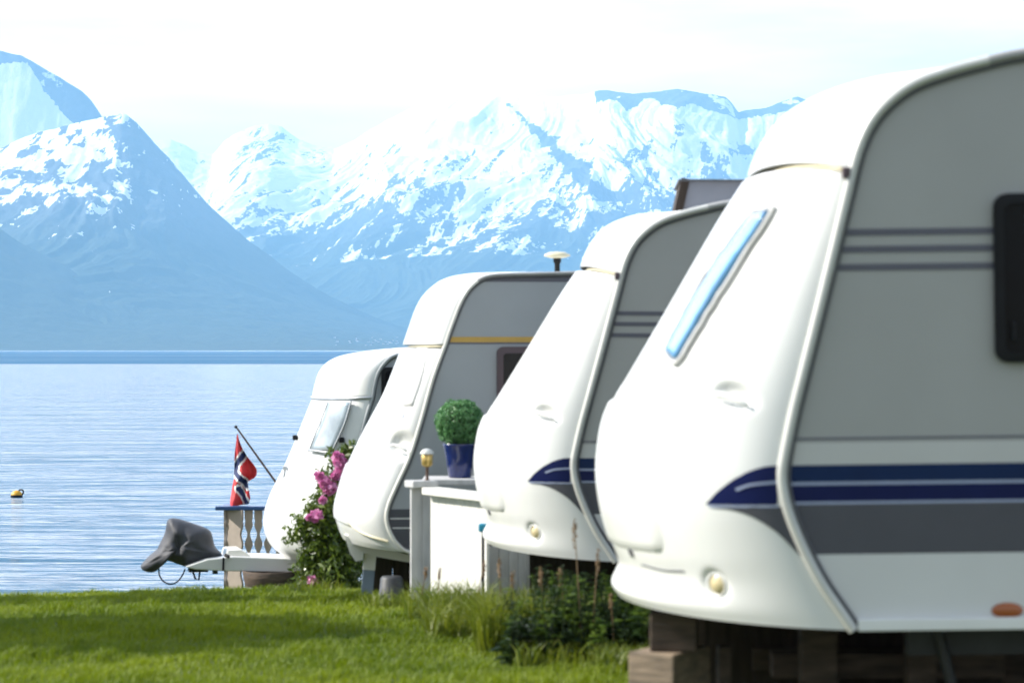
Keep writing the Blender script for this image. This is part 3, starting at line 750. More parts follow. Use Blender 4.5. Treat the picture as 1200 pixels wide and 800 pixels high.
# gas locker lid: shallow raised lid with rounded corners over the middle of the nose
def lid(B_, iz0, iz1, u1, off, name='locker_lid', r=.14):
    G = B_.G; Nn = B_.GN; nv, nu = G.shape[:2]
    i0, i1 = int(iz0 * nv), int(iz1 * nv)
    us = np.linspace(-u1, u1, 41); vs = np.linspace(i0, i1, 26)
    j = np.interp(us, -np.cos(np.linspace(0, np.pi, nu)), np.arange(nu))
    P = []
    for a, v in enumerate(vs):
        row = []
        tv = (v - i0) / (i1 - i0); ed = min(tv, 1 - tv)
        shrink = 1.0 if ed > r else 1 - .10 * (1 - math.sqrt(max(0, 1 - ((r - ed) / r) ** 2)))
        for uu in us:
            jj = np.interp(uu * shrink, -np.cos(np.linspace(0, np.pi, nu)), np.arange(nu))
            ja = int(jj); fb = jj - ja; ia = int(v)
            p = G[ia, ja] * (1 - fb) + G[ia, min(ja + 1, nu - 1)] * fb; n_ = Nn[ia, ja]
            eu = min(1.0, (1 - abs(uu) / u1) / .03); ev = min(1.0, ed / .02)
            row.append(p + n_ * (off * min(eu, ev) ** .5 - .003 * (min(eu, ev) < .01)))
        P.append(row)
    mb = MB(); mb.grid(P); o = mb.build(name, M['gelcoat'], B_.root, recalc=False); return o
lid(b1, .25, .66, .70, .013)
mb = MB(); mb.tube(b1.path([(752, 661), (775, 667), (802, 669)], 5, .001), .0035, 6); mb.build('seam_shadow', M['alu_dark'], b1.root)  # thin dark tube draws the shadow slit of the seam
# narrow blue front window with frame, seen edge-on
fw = MB(); b1.patch(fw, [(889, 254), (859, 294), (830, 336), (802, 385), (787, 413)], [(906, 252), (879, 292), (850, 336), (818, 388), (797, 424)], 20, 5, .022)
fw.v += []
fwo = fw.build('front_window', M['glass_blue'], b1.root, recalc=False)
md = fwo.modifiers.new('t', 'SOLIDIFY'); md.thickness = .02; md.offset = 0
fr = MB(); fr.tube(b1.path([(885, 250), (853, 292), (824, 334), (796, 384), (783, 413), (791, 426), (799, 424), (820, 390), (852, 338), (881, 293), (909, 249), (905, 246), (885, 250)], 5, .014), .011, 6)
fr.build('window_frame', M['side_mid'], fwo)
# corner bracket at the joint
for B_, (x, y) in ((b1, (993, 197)),):
    p, n = B_.find(x, y, .01); mb = MB(); mb.box(p, (.03, .03, .04), bev=.006); mb.build('joint_bracket', M['maroon'], B_.root)
keep_ = (b1.G, b1.GP, b1.GN, b1.half)
b1.setsurf(b1.loft(b1.T2[:6], b1.N2[:6], 22, 130))
mb = MB(); b1.patch(mb, [(962, 146), (957, 158), (948, 178)], [(970, 145), (966, 158), (957, 180)], 8, 3, .003); mb.build('badge', M['logo'], b1.root, recalc=False)
b1.G, b1.GP, b1.GN, b1.half = keep_
# rubber joint line between cap and front panel
def joint(B_, mat, r=.006):
    th = B_.G1[-1]; c2 = B_.G2[0]
    P = [(a + b) / 2 for a, b in zip(th, c2)]
    mb = MB(); mb.tube(P, r, 6); mb.build('joint_strip', mat, B_.root)
joint(b1, M['cream_disc'], .010)
def logo(B_, pts_top, pts_bot, G=None):
    mb = MB(); B_.patch(mb, pts_top, pts_bot, 8, 3, .003); return mb

# second caravan: same kind, copied
zoff = {}
r2 = copy_tree(b1.root, skip=('front_window', 'seam_shadow'))
d2 = 14.08; o2 = px(722, 652, d2)
r2.rotation_euler = (0, R(.5), R(-2.0))
def set_base(root, anchor_local, world):
    """move the root so that a local anchor lands on a world point"""
    root.location = (0, 0, 0); e = root.rotation_euler.to_matrix(); root.location = Vector(world) - e @ Vector(anchor_local)
set_base(r2, (b1.T1[0][0], 0, b1.zb), o2 - Vector((0, 0, .03)))
tag(r2, 'second nearest white caravan, navy flash on its nose, beside the white fence', 'caravan')
r2['group'] = GROUP_C; b1.root['group'] = GROUP_C
# roof hatch on the second one
rh = MB()
def on2(x, y, d): return px(x, y, d)
bpy.context.view_layer.update(); M2i = r2.matrix_world.inverted()
xa = M2i @ px(792, 243, 14.6); xc = M2i @ px(900, 240, 14.6)
pr_ = [(0, 0), (.05, .02), (.03, .19), (.62, .185), (.62, -.02)]
hx0, hz0 = xa.x, xa.z - .02
def hatch():
    mb = MB(); y0, y1 = .45, 1.25
    V = [(hx0, y0, hz0), (hx0 + .04, y0, hz0 + .17), (hx0 + .75, y0, hz0 + .17), (hx0 + .80, y0, hz0 + .0)]
    V += [(v[0], y1, v[2]) for v in V]
    mb.add(V, [(0, 1, 2, 3), (7, 6, 5, 4), (0, 4, 5, 1), (1, 5, 6, 2), (2, 6, 7, 3)])
    o = mb.build('roof_hatch', M['skylight'], r2)
    e = MB(); e.box((hx0 + .035, (y0 + y1) / 2, hz0 + .09), (.05, y1 - y0 + .04, .20), ry=R(12)); e.build('hatch_hinge', M['dark_wood'], o)
    e = MB(); e.box((hx0 + .40, (y0 + y1) / 2, hz0 + .177), (.78, y1 - y0 + .05, .012)); e.build('hatch_lid', M['alu_dark'], o)
hatch()

# --- third caravan
b3 = Body('caravan', 478, 646, 18.2, 5, 0, 2.2, 'older white caravan with a thin gold line and maroon window, beside the round potted shrub', GROUP_C)
T = [(480, 647), (471, 642), (460, 629), (453, 610), (455, 592), (466, 566), (480, 535), (493, 494), (507, 444), (520, 408),
     (521.5, 404), (529, 382), (541, 352), (554, 334), (571, 324), (600, 321.5), (665, 320)]
N = [(401, 629), (397, 620), (393, 606), (393, 592), (399, 568), (404, 552), (412, 533), (427, 503), (450, 460), (470, 409),
     (474, 404), (480, 386), (491, 357), (506, 338), (528, 326), (570, 323), (640, 323)]
fp = build_body(b3, T, N, 10, 5.0, dict(shell=M['gelcoat']), nseg=12, dents=[(469, 522, .11, .09, .07)], nu=90)
fp.build('front_panel', M['gelcoat'], b3.root, recalc=False)
def liv3(mb):
    z = lambda y: b3.on(560, y, 0)[1]
    band(mb, b3, z(394.5), z(401), 1, .009)
    band(mb, b3, z(401), z(403), 4, .009)
    band(mb, b3, z(596), z(646), 2, .009)
    for y in (606, 617): band(mb, b3, z(y), z(y + 1.6), 3, .007)
    band(mb, b3, z(322.5), z(330), 4, .009, k=8)
side_sheet(b3, [M['side_cool'], M['gold'], M['stripe_grey'], M['side_light'], M['pin']], liv3)
trims(b3, .014, M['gelcoat_old'])
joint(b3, M['cream_disc'], .008)
side_window(b3, 582, 406, 720, 500, 1, .05, .05, M['maroon'], M['glass_dark'])
grab_handle(b3, 468, 522, .085, .07)
lid(b3, .22, .62, .72, .012)
mb = MB(); mb.box((b3.T1[0][0] - .02, b3.W / 2, b3.zb - .03), (.06, b3.W * .8, .08)); 
mb = MB(); mb.tube(b3.path([(403, 606), (425, 624), (455, 634)], 5, .004), .010, 6); mb.build('skirt_moulding', M['cream_disc'], b3.root)
mb = MB(); b3.patch(mb, [(466, 484), (471, 482), (474, 484)], [(465, 489), (470, 489), (473, 488)], 6, 3, .005); mb.build('badge', M['logo'], b3.root, recalc=False)
mb = MB(); b3.patch(mb, [(486, 420), (481, 442), (470, 476)], [(500, 420), (495, 442), (484, 476)], 12, 4, .003); o = mb.build('front_window', M['side_light'], b3.root, recalc=False)
md = o.modifiers.new('t', 'SOLIDIFY'); md.thickness = .01
# roof dish
def dish():
    q = b3.Mi @ px(653, 300, 18.9); zt = b3.on(652, 322, .7)[1]
    mb = MB(); mb.lathe([(.001, .035), (.06, .03), (.10, .012), (.105, 0), (.07, -.012), (.02, -.02), (.001, -.02)], (q.x, q.y, q.z), 24)
    o = mb.build('roof_aerial', M['cream_disc'], b3.root)
    s_ = MB(); s_.lathe([(.03, 0), (.032, -.03), (.022, -.05), (.022, -.2), (.03, -.22)], (q.x, q.y, q.z - .012), 12); s_.build('aerial_stem', M['rubber'], o)
dish()
# drawbar fairing and corner leg of the third caravan
def fairing():
    P = lambda x, y, d=19.3: b3.Mi @ px(x, y, d)
    mb = MB()
    pts = [(402, 620), (440, 634), (480, 644), (478, 652), (440, 645), (424, 640), (423, 648), (415, 650), (408, 640)]
    q = [P(x, y) for x, y in pts]
    n = len(q); V = [(p.x, .55, p.z) for p in q] + [(p.x, 1.65, p.z) for p in q]
    mb.add(V, [tuple(range(n)), tuple(range(2 * n - 1, n - 1, -1))] + [(i, n + i, n + (i + 1) % n, (i + 1) % n) for i in range(n)])
    mb.build('drawbar_fairing', M['gelcoat_old'], b3.root)
    a = P(433, 642, 18.9); b = P(430, 700, 18.9)
    l_ = MB(); l_.box(((a.x + b.x) / 2, .65, (a.z + b.z) / 2 + .0), (.09, .06, a.z - b.z), ry=R(5)); lo = l_.build('support_leg', M['tarp_blue'], b3.root)
    c = MB(); c.box((b.x, .65, b.z + .0), (.14, .12, .05), bev=.01); c.build('leg_foot', M['steel'], lo)
    c = MB(); c.box(((a.x), .645, a.z - .07), (.094, .07, .18), ry=R(5)); c.build('leg_sleeve', M['gelcoat_old'], lo)
fairing()

# --- fourth caravan
b4 = Body('caravan', 402, 655, 25.0, 13, 0, 2.1, 'smallest and farthest white caravan, behind the pink flowering bush, with a covered drawbar', GROUP_C)
T = [(402, 655), (394, 642), (391, 622), (395, 600), (402, 575), (411, 547), (421, 516), (430, 485), (436, 466.5),
     (436.5, 464.5), (439, 450), (442.5, 438), (450, 426), (464, 416), (500, 410), (540, 407)]
N = [(334, 652), (319, 640), (311, 622), (311, 602), (319, 578), (335, 547), (350, 512), (363, 480), (368, 468),
     (369.5, 465), (373, 449), (379, 434), (391, 423), (412, 416), (455, 410), (500, 408)]
fp = build_body(b4, T, N, 9, 4.4, dict(shell=M['gelcoat']))
fp.build('front_panel', M['gelcoat'], b4.root, recalc=False)
side_sheet(b4, [M['side_cool'], M['pin']], None)
trims(b4, .018, M['side_cool'])
joint(b4, M['steel'], .022)
side_window(b4, 447, 430, 500, 520, 1, .06, .04)
def fwin4():
    mb = MB(); b4.patch(mb, [(388, 473), (379, 498), (366, 527)], [(413, 472), (405, 497), (391, 528)], 14, 6, .03)
    o = mb.build('front_window', M['glass_pale'], b4.root, recalc=False); md = o.modifiers.new('t', 'SOLIDIFY'); md.thickness = .02; md.offset = -.3
    f = MB(); f.tube(b4.path([(388, 472), (378, 498), (365, 530)], 4, .04), .008, 5); f.tube(b4.path([(365, 529), (378, 530), (391, 531)], 4, .04), .014, 5); f.tube(b4.path([(414, 471), (406, 497), (392, 529)], 4, .04), .010, 5)
    f.build('window_frame', M['steel'], o)
    for x, y in ((347, 513), (402, 516)):
        p, n = b4.find(x, y, .03); k = MB(); k.box(p, (.055, .055, .055), bev=.012); k.build('window_catch', M['rubber'], b4.root)
    p, n = b4.find(337, 550, .03); k = MB(); k.box(p, (.05, .05, .04), bev=.01); k.tube([p, Vector(p) + Vector((-.02, -.02, -.10))], .012, 6); k.build('lid_hinge', M['steel'], b4.root)
    k = MB(); k.tube(b4.path([(345, 562), (366, 563), (395, 563)], 5, .002), .006, 5); k.build('panel_seam', M['side_light'], b4.root)
fwin4()
# drawbar, its raised fairing, fabric hitch cover and cable
def drawbar():
    D = 25.9; P = lambda x, y, d=D: b4.Mi @ px(x, y, d)
    def beam(name, pts, y0, y1, mat):
        q = [P(x, y) for x, y in pts]; n = len(q)
        V = [(p.x, p.y + y0, p.z) for p in q] + [(p.x, p.y + y1, p.z) for p in q]
        mb = MB(); mb.add(V, [tuple(range(n)), tuple(range(2 * n - 1, n - 1, -1))] + [(i, n + i, n + (i + 1) % n, (i + 1) % n) for i in range(n)])
        o = mb.build(name, mat, b4.root); md = o.modifiers.new('b', 'BEVEL'); md.width = .012; md.segments = 2; md.limit_method = 'ANGLE'; return o
    beam('drawbar', [(214, 661), (240, 652), (270, 649), (330, 651), (356, 653), (420, 654), (420, 669), (356, 667.5), (262, 666), (225, 664)], -.30, .30, M['side_light'])
    beam('drawbar_fairing', [(262, 650), (264, 642), (279, 641.5), (286, 645), (295, 651.5)], -.22, .22, M['gelcoat_old'])
    # fabric cover as an inflated, creased bag
    zo = lambda u, v: (150 + u * .15, 580 + v * .15)
    out_ = [(330, 173), (365, 174), (400, 180), (450, 196), (500, 214), (560, 232), (620, 255), (645, 275), (657, 292), (668, 340), (680, 400), (705, 425), (740, 455), (742, 478), (680, 496), (600, 520), (540, 545), (480, 562), (450, 560), (420, 550), (350, 525), (290, 500), (272, 512), (245, 555), (218, 595), (185, 602), (150, 600), (122, 592), (105, 580), (98, 562), (100, 545), (135, 508), (170, 470), (215, 435), (236, 420), (238, 395), (245, 378), (268, 340), (290, 290), (296, 250), (302, 210), (313, 185)]
    C0 = np.array((385, 400.)); O_ = np.array(out_, float)
    rings = []; 
    K = len(O_)
    for r_ in (1, .96, .86, .70, .52, .33, .15, .02):
        ring = []
        for i, p in enumerate(O_):
            q = C0 + (p - C0) * r_
            if p[0] < 290 and p[1] > 410:    # lobe hanging over the jockey handle
                q = np.array((200, 520)) + (p - np.array((200, 520))) * r_ if r_ > .86 else C0 * (1 - r_ / .86) + (np.array((200, 520)) + (p - np.array((200, 520))) * .86) * (r_ / .86)
            X_, Y_ = zo(*q)
            w0 = P(X_, Y_)
            th = .24 * math.sqrt(max(0, 1 - r_ ** 2.4))
            th *= 1.0 + .28 * float(perlin(q[0] / 62 + q[1] / 160, q[1] / 90, 3)) + .13 * float(perlin(q[0] / 26, q[1] / 26, 6))
            ring.append((w0.x, w0.y, w0.z, th))
        rings.append(ring)
    rr = np.array(rings)
    fr_ = rr[:, :, :3].copy(); fr_[:, :, 1] -= rr[:, :, 3]; bk = rr[:, :, :3].copy(); bk[:, :, 1] += rr[:, :, 3] * .9
    G = np.concatenate([fr_[::-1], bk[1:]], 0)
    mb = MB(); mb.grid(G, 0, True, closed_v=True); o = mb.build('hitch_cover', M['cover'], b4.root)
    md = o.modifiers.new('s', 'SUBSURF'); md.levels = 1; md.render_levels = 1
    st = MB(); st.tube([P(262, 653, D - .33), P(261.5, 668, D - .33)], .012, 6); st.tube([P(264, 650, D - .3), P(268, 652, D - .33)], .02, 6); st.build('cover_strap', M['rubber'], o)
    cb = MB(); pts = catmull([(186, 665), (187, 674), (192, 681), (200, 684), (208, 681), (214, 673), (217, 666)], 5)
    cb.tube([P(x, y, D - .05) for x, y in pts], .008, 6); cb.build('cable', M['rubber'], b4.root)
    jk = MB(); jk.tube([P(x, y, D) for x, y in ((226, 669), (229, 678), (233, 679), (234, 670))], .011, 6); jk.box(P(232, 667.5), (.2, .18, .03)); jk.box(P(252, 669, D), (.05, .1, .05)); jk.build('coupling', M['dark_metal'], b4.root)
drawbar()

# ------------------------------------------------------------------ timber under the nearest caravan
def plank_box(name, c, size, mat, rz=0, bev=.008, label=None, cat=None, group=None):
    mb = MB(); mb.box((0, 0, size[2] / 2), size, bev=bev); o = mb.build(name, mat); o.location = c; o.rotation_euler = (0, 0, rz)
    if label: tag(o, label, cat, group)
    return o
GT = 'timber blocks propping the nearest caravan'
D = 9.55
zc = lambda y, d: CZ - (y - HZ) * d / F
gbase = gz((790 - 600) * D / F, D)
z1 = zc(800, D) - .06; z2 = zc(761, D)
plank_box('timber_block', ((785 - 600) * D / F, D + .1, gbase - .01), (.205, .34, z1 - gbase + .0), M['wood'], R(-25), label='bottom timber block, mostly below the frame, under the nearest caravan', cat='timber block', group=GT)
plank_box('timber_block', ((787 - 600) * D / F, D + .1, z1 - .007), (.200, .34, z2 - z1), M['wood'], R(-30), label='pale sunlit timber block under the nose of the nearest caravan', cat='timber block', group=GT)
plank_box('timber_block', ((793 - 600) * D / F, D + .13, z2 - .004), (.185, .30, zc(722, D) - z2 + .02), M['wood_end'], R(-6), label='shaded brown timber block on top of the pale one, under the nearest caravan', cat='timber block', group=GT)
# boarded skirt
sk = empty('timber_skirting', ((1000 - 600) * 10 / F, 10.2, gz(1.4, 10.2)))
tag(sk, 'dark board skirting closing the gap below the nearest caravan', 'skirting')
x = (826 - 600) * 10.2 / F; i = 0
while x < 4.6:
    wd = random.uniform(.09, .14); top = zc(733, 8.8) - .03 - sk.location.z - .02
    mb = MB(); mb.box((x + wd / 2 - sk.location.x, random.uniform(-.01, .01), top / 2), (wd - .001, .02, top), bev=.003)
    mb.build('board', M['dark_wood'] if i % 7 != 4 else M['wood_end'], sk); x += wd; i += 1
mb = MB(); mb.box((1.3, -.03, .28), (3.4, .03, .09)); mb.box((1.3, .03, .3), (4.2, .02, .55)); mb.build('rail', M['wood_end'], sk)  # second box: backing added to keep bright grass from showing through
for i, (x0, w_, lab, mt) in enumerate(((848, 14, 'thin pale upright timber prop left of the other props, under the nearest caravan', 'wood_end'), (958, 42, 'broad mossy upright timber prop in the middle, under the nearest caravan', 'wood_end'), (1078, 34, 'brown upright timber prop near the right edge, under the nearest caravan', 'wood_end'))):
    dd = 9.75; xx = (x0 - 600) * dd / F; g_ = gz(xx, dd); tp = zc(738, 8.8) + .0
    if i == 0: tp = zc(756, dd)
    mb = MB(); wq = w_ * dd / F; mb.box((0, 0, (tp - g_) / 2), (wq, .08, tp - g_), bev=.006)
    o = mb.build('timber_prop', M[mt]); o.location = (xx, dd, g_); o.rotation_euler = (0, 0, R(5))
    tag(o, lab, 'timber prop', 'upright props under the nearest caravan')
    if i == 2:
        pass
# horizontal baulk between the props
mb = MB(); mb.box((0, 0, .05), (.95, .12, .10), bev=.008); o = mb.build('timber_beam', M['wood_end']); o.location = ((1040 - 600) * 9.9 / F, 9.92, zc(793, 9.9)); tag(o, 'horizontal brown beam across the props under the nearest caravan', 'beam')

# ------------------------------------------------------------------ fence box with planter
def board_screen(name, pA, pB, ztopA, ztopB, mat, label, cap, cat='fence', nb=5):
    """vertical-board screen between two ground points"""
    a = Vector(pA); b = Vector(pB); dv = b - a; Ln = dv.length; yaw = math.atan2(dv.y, dv.x)
    g_ = min(gz(a.x, a.y), gz(b.x, b.y)) - .02
    r_ = empty(name, (a.x, a.y, g_), (0, 0, yaw)); tag(r_, label, cat)
    for i in range(nb):
        w_ = Ln / nb; z = ztopA + (ztopB - ztopA) * (i + .5) / nb - g_
        mb = MB(); mb.box((w_ * (i + .5), random.uniform(-.001, .001), z / 2), (w_ - .003, .022, z), bev=.002); mb.build('board', mat, r_)
    for k, (n_, th, ov, dz) in enumerate(cap):
        c = MB(); zt = (ztopA + ztopB) / 2 - g_
        c.box((Ln / 2, 0, zt + dz + th / 2), (Ln + ov, .12 + ov, th), bev=.008, ry=-math.atan2(ztopB - ztopA, Ln)); c.build('cap_rail', n_, r_)
    return r_
d = 17.3
A_ = px(481, 600, d); B_p = px(507, 600, 17.4)
board_screen('fence_post_box', (A_.x, d, 0), (B_p.x, 17.38, 0), zc(571, d), zc(571, d), M['grey_board'], 'board post with its shade painted in as grey, under the small lamp, left of the white fence panel', [(M['grey_board'], .05, .03, 0)], 'fence post', 2)
A_ = px(506, 600, 17.2); B_p = px(572, 600, 16.55)
board_screen('white_fence', (A_.x, 17.2, 0), (B_p.x, 16.55, 0), zc(579, 17.2), zc(583, 16.9), M['white_board'], 'white painted board fence panel under the planter, beside the grey post', [(M['white_board'], .05, .03, 0)], 'fence', 7)
# shelf board running back from the lamp post towards the pot
shz = zc(563, 17.2)
sh = MB(); sh.box((0, 0, -.02), (.50, .50, .04), bev=.006); so_ = sh.build('planter_shelf', M['grey_board']); so_.location = ((536 - 600) * 17.6 / F, 17.62, shz - .0); tag(so_, 'grey board shelf carrying the navy pot behind the white fence panel', 'shelf')
sh2 = empty
for i, x in enumerate((-.2, .2)):
    l_ = MB(); h_ = shz - .04 - gz(so_.location.x + x, 17.75); l_.box((x, .12, -.04 - h_ / 2), (.06, .06, h_)); l_.build('leg', M['grey_board'], so_)
# pot
pp = px(539, 563, 17.6); pot = empty('potted_boxwood', (pp.x, 17.6, shz + .0)); tag(pot, 'round clipped boxwood ball in a navy blue pot on the fence', 'potted shrub')
sc_ = 17.6 / F
hp = (563 - 523) * sc_
mb = MB(); tp = [(0, .005), (.075, .0), (.085, .01), (.105, hp * .6), (.122, hp * .95), (.128, hp), (.118, hp), (.110, hp * .9), (.001, hp * .9)]
mb.lathe(tp, n=28); mb.build('pot', M['pot_blue'], pot)
s_ = MB(); s_.lathe([(.001, hp * .93), (.11, hp * .93)], n=20); s_.build('soil', M['soil'], pot)

def leaves(n, center, rad, size, shell=.55, flat=None, rng=RNG, aspect=.5, up=0.0, noise=.15, seed=0):
    """leaf quads scattered in an uneven ellipsoid; returns V, Q"""
    u = rng.normal(size=(n, 3)); u /= np.linalg.norm(u, axis=1, keepdims=True)
    rr = (shell + (1 - shell) * rng.random(n) ** .5)
    lump = 1 + noise * fbm(u[:, 0] * 2 + seed, u[:, 1] * 2 + u[:, 2] * 1.7, 3, seed) * 1.6
    P = np.array(center) + u * (rr * lump)[:, None] * np.array(rad)
    nrm = u * .6 + rng.normal(size=(n, 3)) * .7; nrm[:, 2] += up; nrm /= np.linalg.norm(nrm, axis=1, keepdims=True)
    t = np.cross(nrm, rng.normal(size=(n, 3))); t /= np.linalg.norm(t, axis=1, keepdims=True); b = np.cross(nrm, t)
    s = size * (.6 + .8 * rng.random(n))[:, None]
    V = np.stack([P - t * s, P - b * s * aspect + nrm * s * .15, P + t * s, P + b * s * aspect + nrm * s * .15], 1)
    Q = np.arange(n * 4).reshape(n, 4)
    return V.reshape(-1, 3), Q
V, Q = leaves(5200, (0, 0, hp + .155), (.178, .178, .168), .013, .72, noise=.10, seed=2)
np_mesh('foliage', V, Q, None, [M['box_leaf']], parent=pot)
st = MB(); st.tube([(0, 0, hp * .9), (.005, 0, hp + .1)], .012, 6); st.build('stem', M['bark'], pot)
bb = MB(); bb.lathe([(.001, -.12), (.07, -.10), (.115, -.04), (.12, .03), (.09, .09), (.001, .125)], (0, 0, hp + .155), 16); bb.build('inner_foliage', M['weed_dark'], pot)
# lamp on the grey post
lp = px(500.5, 559, 17.33); lr = empty('solar_lamp', (lp.x, 17.33, zc(571, d) + .05 + .0)); tag(lr, 'small brass garden lamp standing on the grey fence post', 'lamp')
mb = MB(); mb.lathe([(.02, 0), (.012, .012), (.012, .09), (.02, .10)], n=12); mb.build('stem', M['pole'], lr)
mb = MB(); mb.lathe([(.028, .10), (.040, .115), (.042, .185), (.034, .19)], n=16); mb.build('lamp_glass', M['brass'], lr)
mb = MB(); mb.lathe([(.050, .188), (.050, .200), (.030, .222), (.001, .228)], n=16); mb.build('lamp_cap', M['alu'], lr)
# turquoise tap cap on a stake at the right end of the panel
q = px(566, 618, 16.2); tpz = gz(q.x, 16.2)
st = empty('hose_stake', (q.x, 16.2, tpz)); tag(st, 'thin stake with a turquoise cap at the right end of the white fence', 'stake')
mb = MB(); mb.tube([(0, 0, 0), (0, 0, q.z - tpz)], .010, 6); mb.build('stake', M['rubber'], st)
mb = MB(); mb.box((0, 0, q.z - tpz), (.06, .05, .06), bev=.015); mb.build('cap', M['teal_cap'], st)
# grey boards standing behind, under the second caravan
A_ = px(573, 650, 16.8); B_p = px(640, 650, 16.9)
board_screen('board_fence', (A_.x, 16.8, 0), (B_p.x, 16.9, 0), zc(640, 16.8), zc(640, 16.8), M['grey_board'], 'low weathered grey boards in shade under the second caravan', [], 'fence', 6)
# dark bucket under the third caravan
q = px(459, 713, 17.9); bk = empty('bucket', (q.x, 17.9, gz(q.x, 17.9))); tag(bk, 'dark grey bucket upside down on the grass below the third caravan', 'bucket')
mb = MB(); mb.lathe([(.11, 0), (.10, .02), (.082, .20), (.07, .215), (.001, .215)], n=20); mb.build('shell', M['bucket'], bk)
mb = MB(); mb.lathe([(.112, 0), (.116, .006), (.112, .018), (.106, .018)], n=20); mb.build('rim', M['bucket'], bk)
# plank skirt below the third caravan
A_ = px(430, 650, 19.0); B_p = px(560, 650, 18.9)
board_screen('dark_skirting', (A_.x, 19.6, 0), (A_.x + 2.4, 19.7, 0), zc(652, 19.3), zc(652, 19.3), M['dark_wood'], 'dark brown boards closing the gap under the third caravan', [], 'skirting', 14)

# ------------------------------------------------------------------ veranda rail, flag, barrel, stump, geraniums
D = 28.0
g0 = gz((285 - 600) * D / F, D)
vr = empty('veranda_railing', ((262 - 600) * D / F, D, g0 - .03)); tag(vr, 'beige scalloped board railing with a blue top rail, beside the farthest caravan', 'railing')
ox = vr.location.x; tz = zc(597, D) - vr.location.z
def scallop(x0, w_, h, t, y, n=22):
    L_, R_ = [], []
    for i in range(n * 2 + 1):
        z = .02 + (h - .02) * i / (n * 2); f_ = i / (n * 2)
        a = .016 * (math.sin(f_ * 2 * math.pi * 5)) if .12 < f_ < .9 else 0.016
        L_.append((x0 - w_ / 2 - a, z)); R_.append((x0 + w_ / 2 + a, z))
    mb = MB(); mb.prism(L_ + R_[::-1], t, 0, 'y', y); return mb
_b = scallop(0, .22, tz, .03, 0); _b.xform(Matrix.Translation((.12, 0, 0)) @ Matrix.Rotation(R(-38), 4, 'Z')); _b.build('baluster', M['beige_board'], vr)
for i in range(14):
    scallop(.29 + .112 * i, .062, tz, .025, .0).build('baluster', M['beige_board'], vr)
# return to the left going back
for i in range(3):
    mb = scallop(0, .10, tz, .025, 0); mb.xform(Matrix.Translation((.02 - 0, .12 + i * .17, 0)) @ Matrix.Rotation(R(90), 4, 'Z')); mb.build('baluster', M['beige_board'], vr)
mb = MB(); mb.box((.80, .0, tz + .02), (1.78, .13, .045), bev=.01); mb.build('top_rail', M['blue_paint'], vr)
mb = MB(); mb.box((.02, .30, tz + .019), (.12, .5, .043), bev=.01); mb.build('top_rail', M['blue_paint'], vr)
mb = MB(); mb.box((1.0, .03, .14), (1.5, .03, .07)); mb.build('bottom_rail', M['beige_board'], vr)

fr_ = empty('flag', (px(330, 575, D).x, D + .12, zc(600, D))); tag(fr_, 'red flag with a white-edged blue cross hanging from a slanted pole above the railing', 'flag')
fo_ = fr_.location
loc = lambda x, y, d=D + .12: px(x, y, d) - fo_
mb = MB(); mb.tube([loc(277, 500.5), loc(322, 563), loc(352, 605)], [.010, .013, .015], 8); mb.build('flagpole', M['pole'], fr_)
mb = MB(); mb.lathe([(.001, -.02), (.018, -.01), (.018, .01), (.001, .02)], loc(276.5, 500), 10); mb.build('pole_knob', M['rubber'], fr_)
def flag():
    zo = lambda u, v: (240 + u * .15, 490 + v * .15)
    Lf = catmull([(252, 120), (243, 180), (235, 250), (230, 310), (226, 370), (224, 430), (228, 470), (216, 520), (205, 590), (200, 640), (203, 690)], 6)
    Rt = catmull([(256, 120), (272, 175), (294, 232), (335, 300), (385, 358), (410, 402), (398, 455), (345, 494), (350, 560), (356, 622), (342, 668)], 6)
    nb = 26; G = []; uv = []
    for i in range(len(Lf)):
        row = []
        for j in range(nb + 1):
            s = j / nb; q = Lf[i] * (1 - s) + Rt[i] * s
            y = .05 * math.sin(s * 9 + i * .05) * min(1, i / 10) + .02 * math.sin(i * .3 + s * 3)
            x_, y_ = zo(*q); p = loc(x_, y_); row.append((p.x, y, p.z)); uv.append(q)
        G.append(row)
    uv = np.array(uv).reshape(len(Lf), nb + 1, 2)
    def dist(p, a, b):
        a = np.array(a, float); b = np.array(b, float); t_ = np.clip(np.dot(p - a, b - a) / np.dot(b - a, b - a), 0, 1); return np.linalg.norm(p - a - (b - a) * t_)
    b1_ = [(318, 262), (245, 365), (238, 425), (335, 525)]; b2_ = [(262, 545), (300, 600), (336, 672)]
    mb = MB(); Fq = [[], [], []]; GG = np.array(G); nbv = nb + 1
    for i in range(len(Lf) - 1):
        for j in range(nb):
            c = uv[i:i + 2, j:j + 2].reshape(-1, 2).mean(0)
            d1 = min(dist(c, b1_[k], b1_[k + 1]) for k in range(3)); d2_ = min(dist(c, b2_[k], b2_[k + 1]) for k in range(2))
            k = 1 if (d1 < 21 or d2_ < 18) else 2 if (d1 < 34 or d2_ < 30) else 0
            Fq[k].append((i * nbv + j, i * nbv + j + 1, (i + 1) * nbv + j + 1, (i + 1) * nbv + j))
    b = len(mb.v); mb.v += [tuple(p) for p in GG.reshape(-1, 3)]
    for k in range(3):
        for f in Fq[k]: mb.f.append(f); mb.m.append(k); mb.s.append(True)
    o = mb.build('flag_cloth', [M['flag_red'], M['flag_blue'], M['flag_white']], fr_, recalc=False)
    md = o.modifiers.new('t', 'SOLIDIFY'); md.thickness = .003
flag()

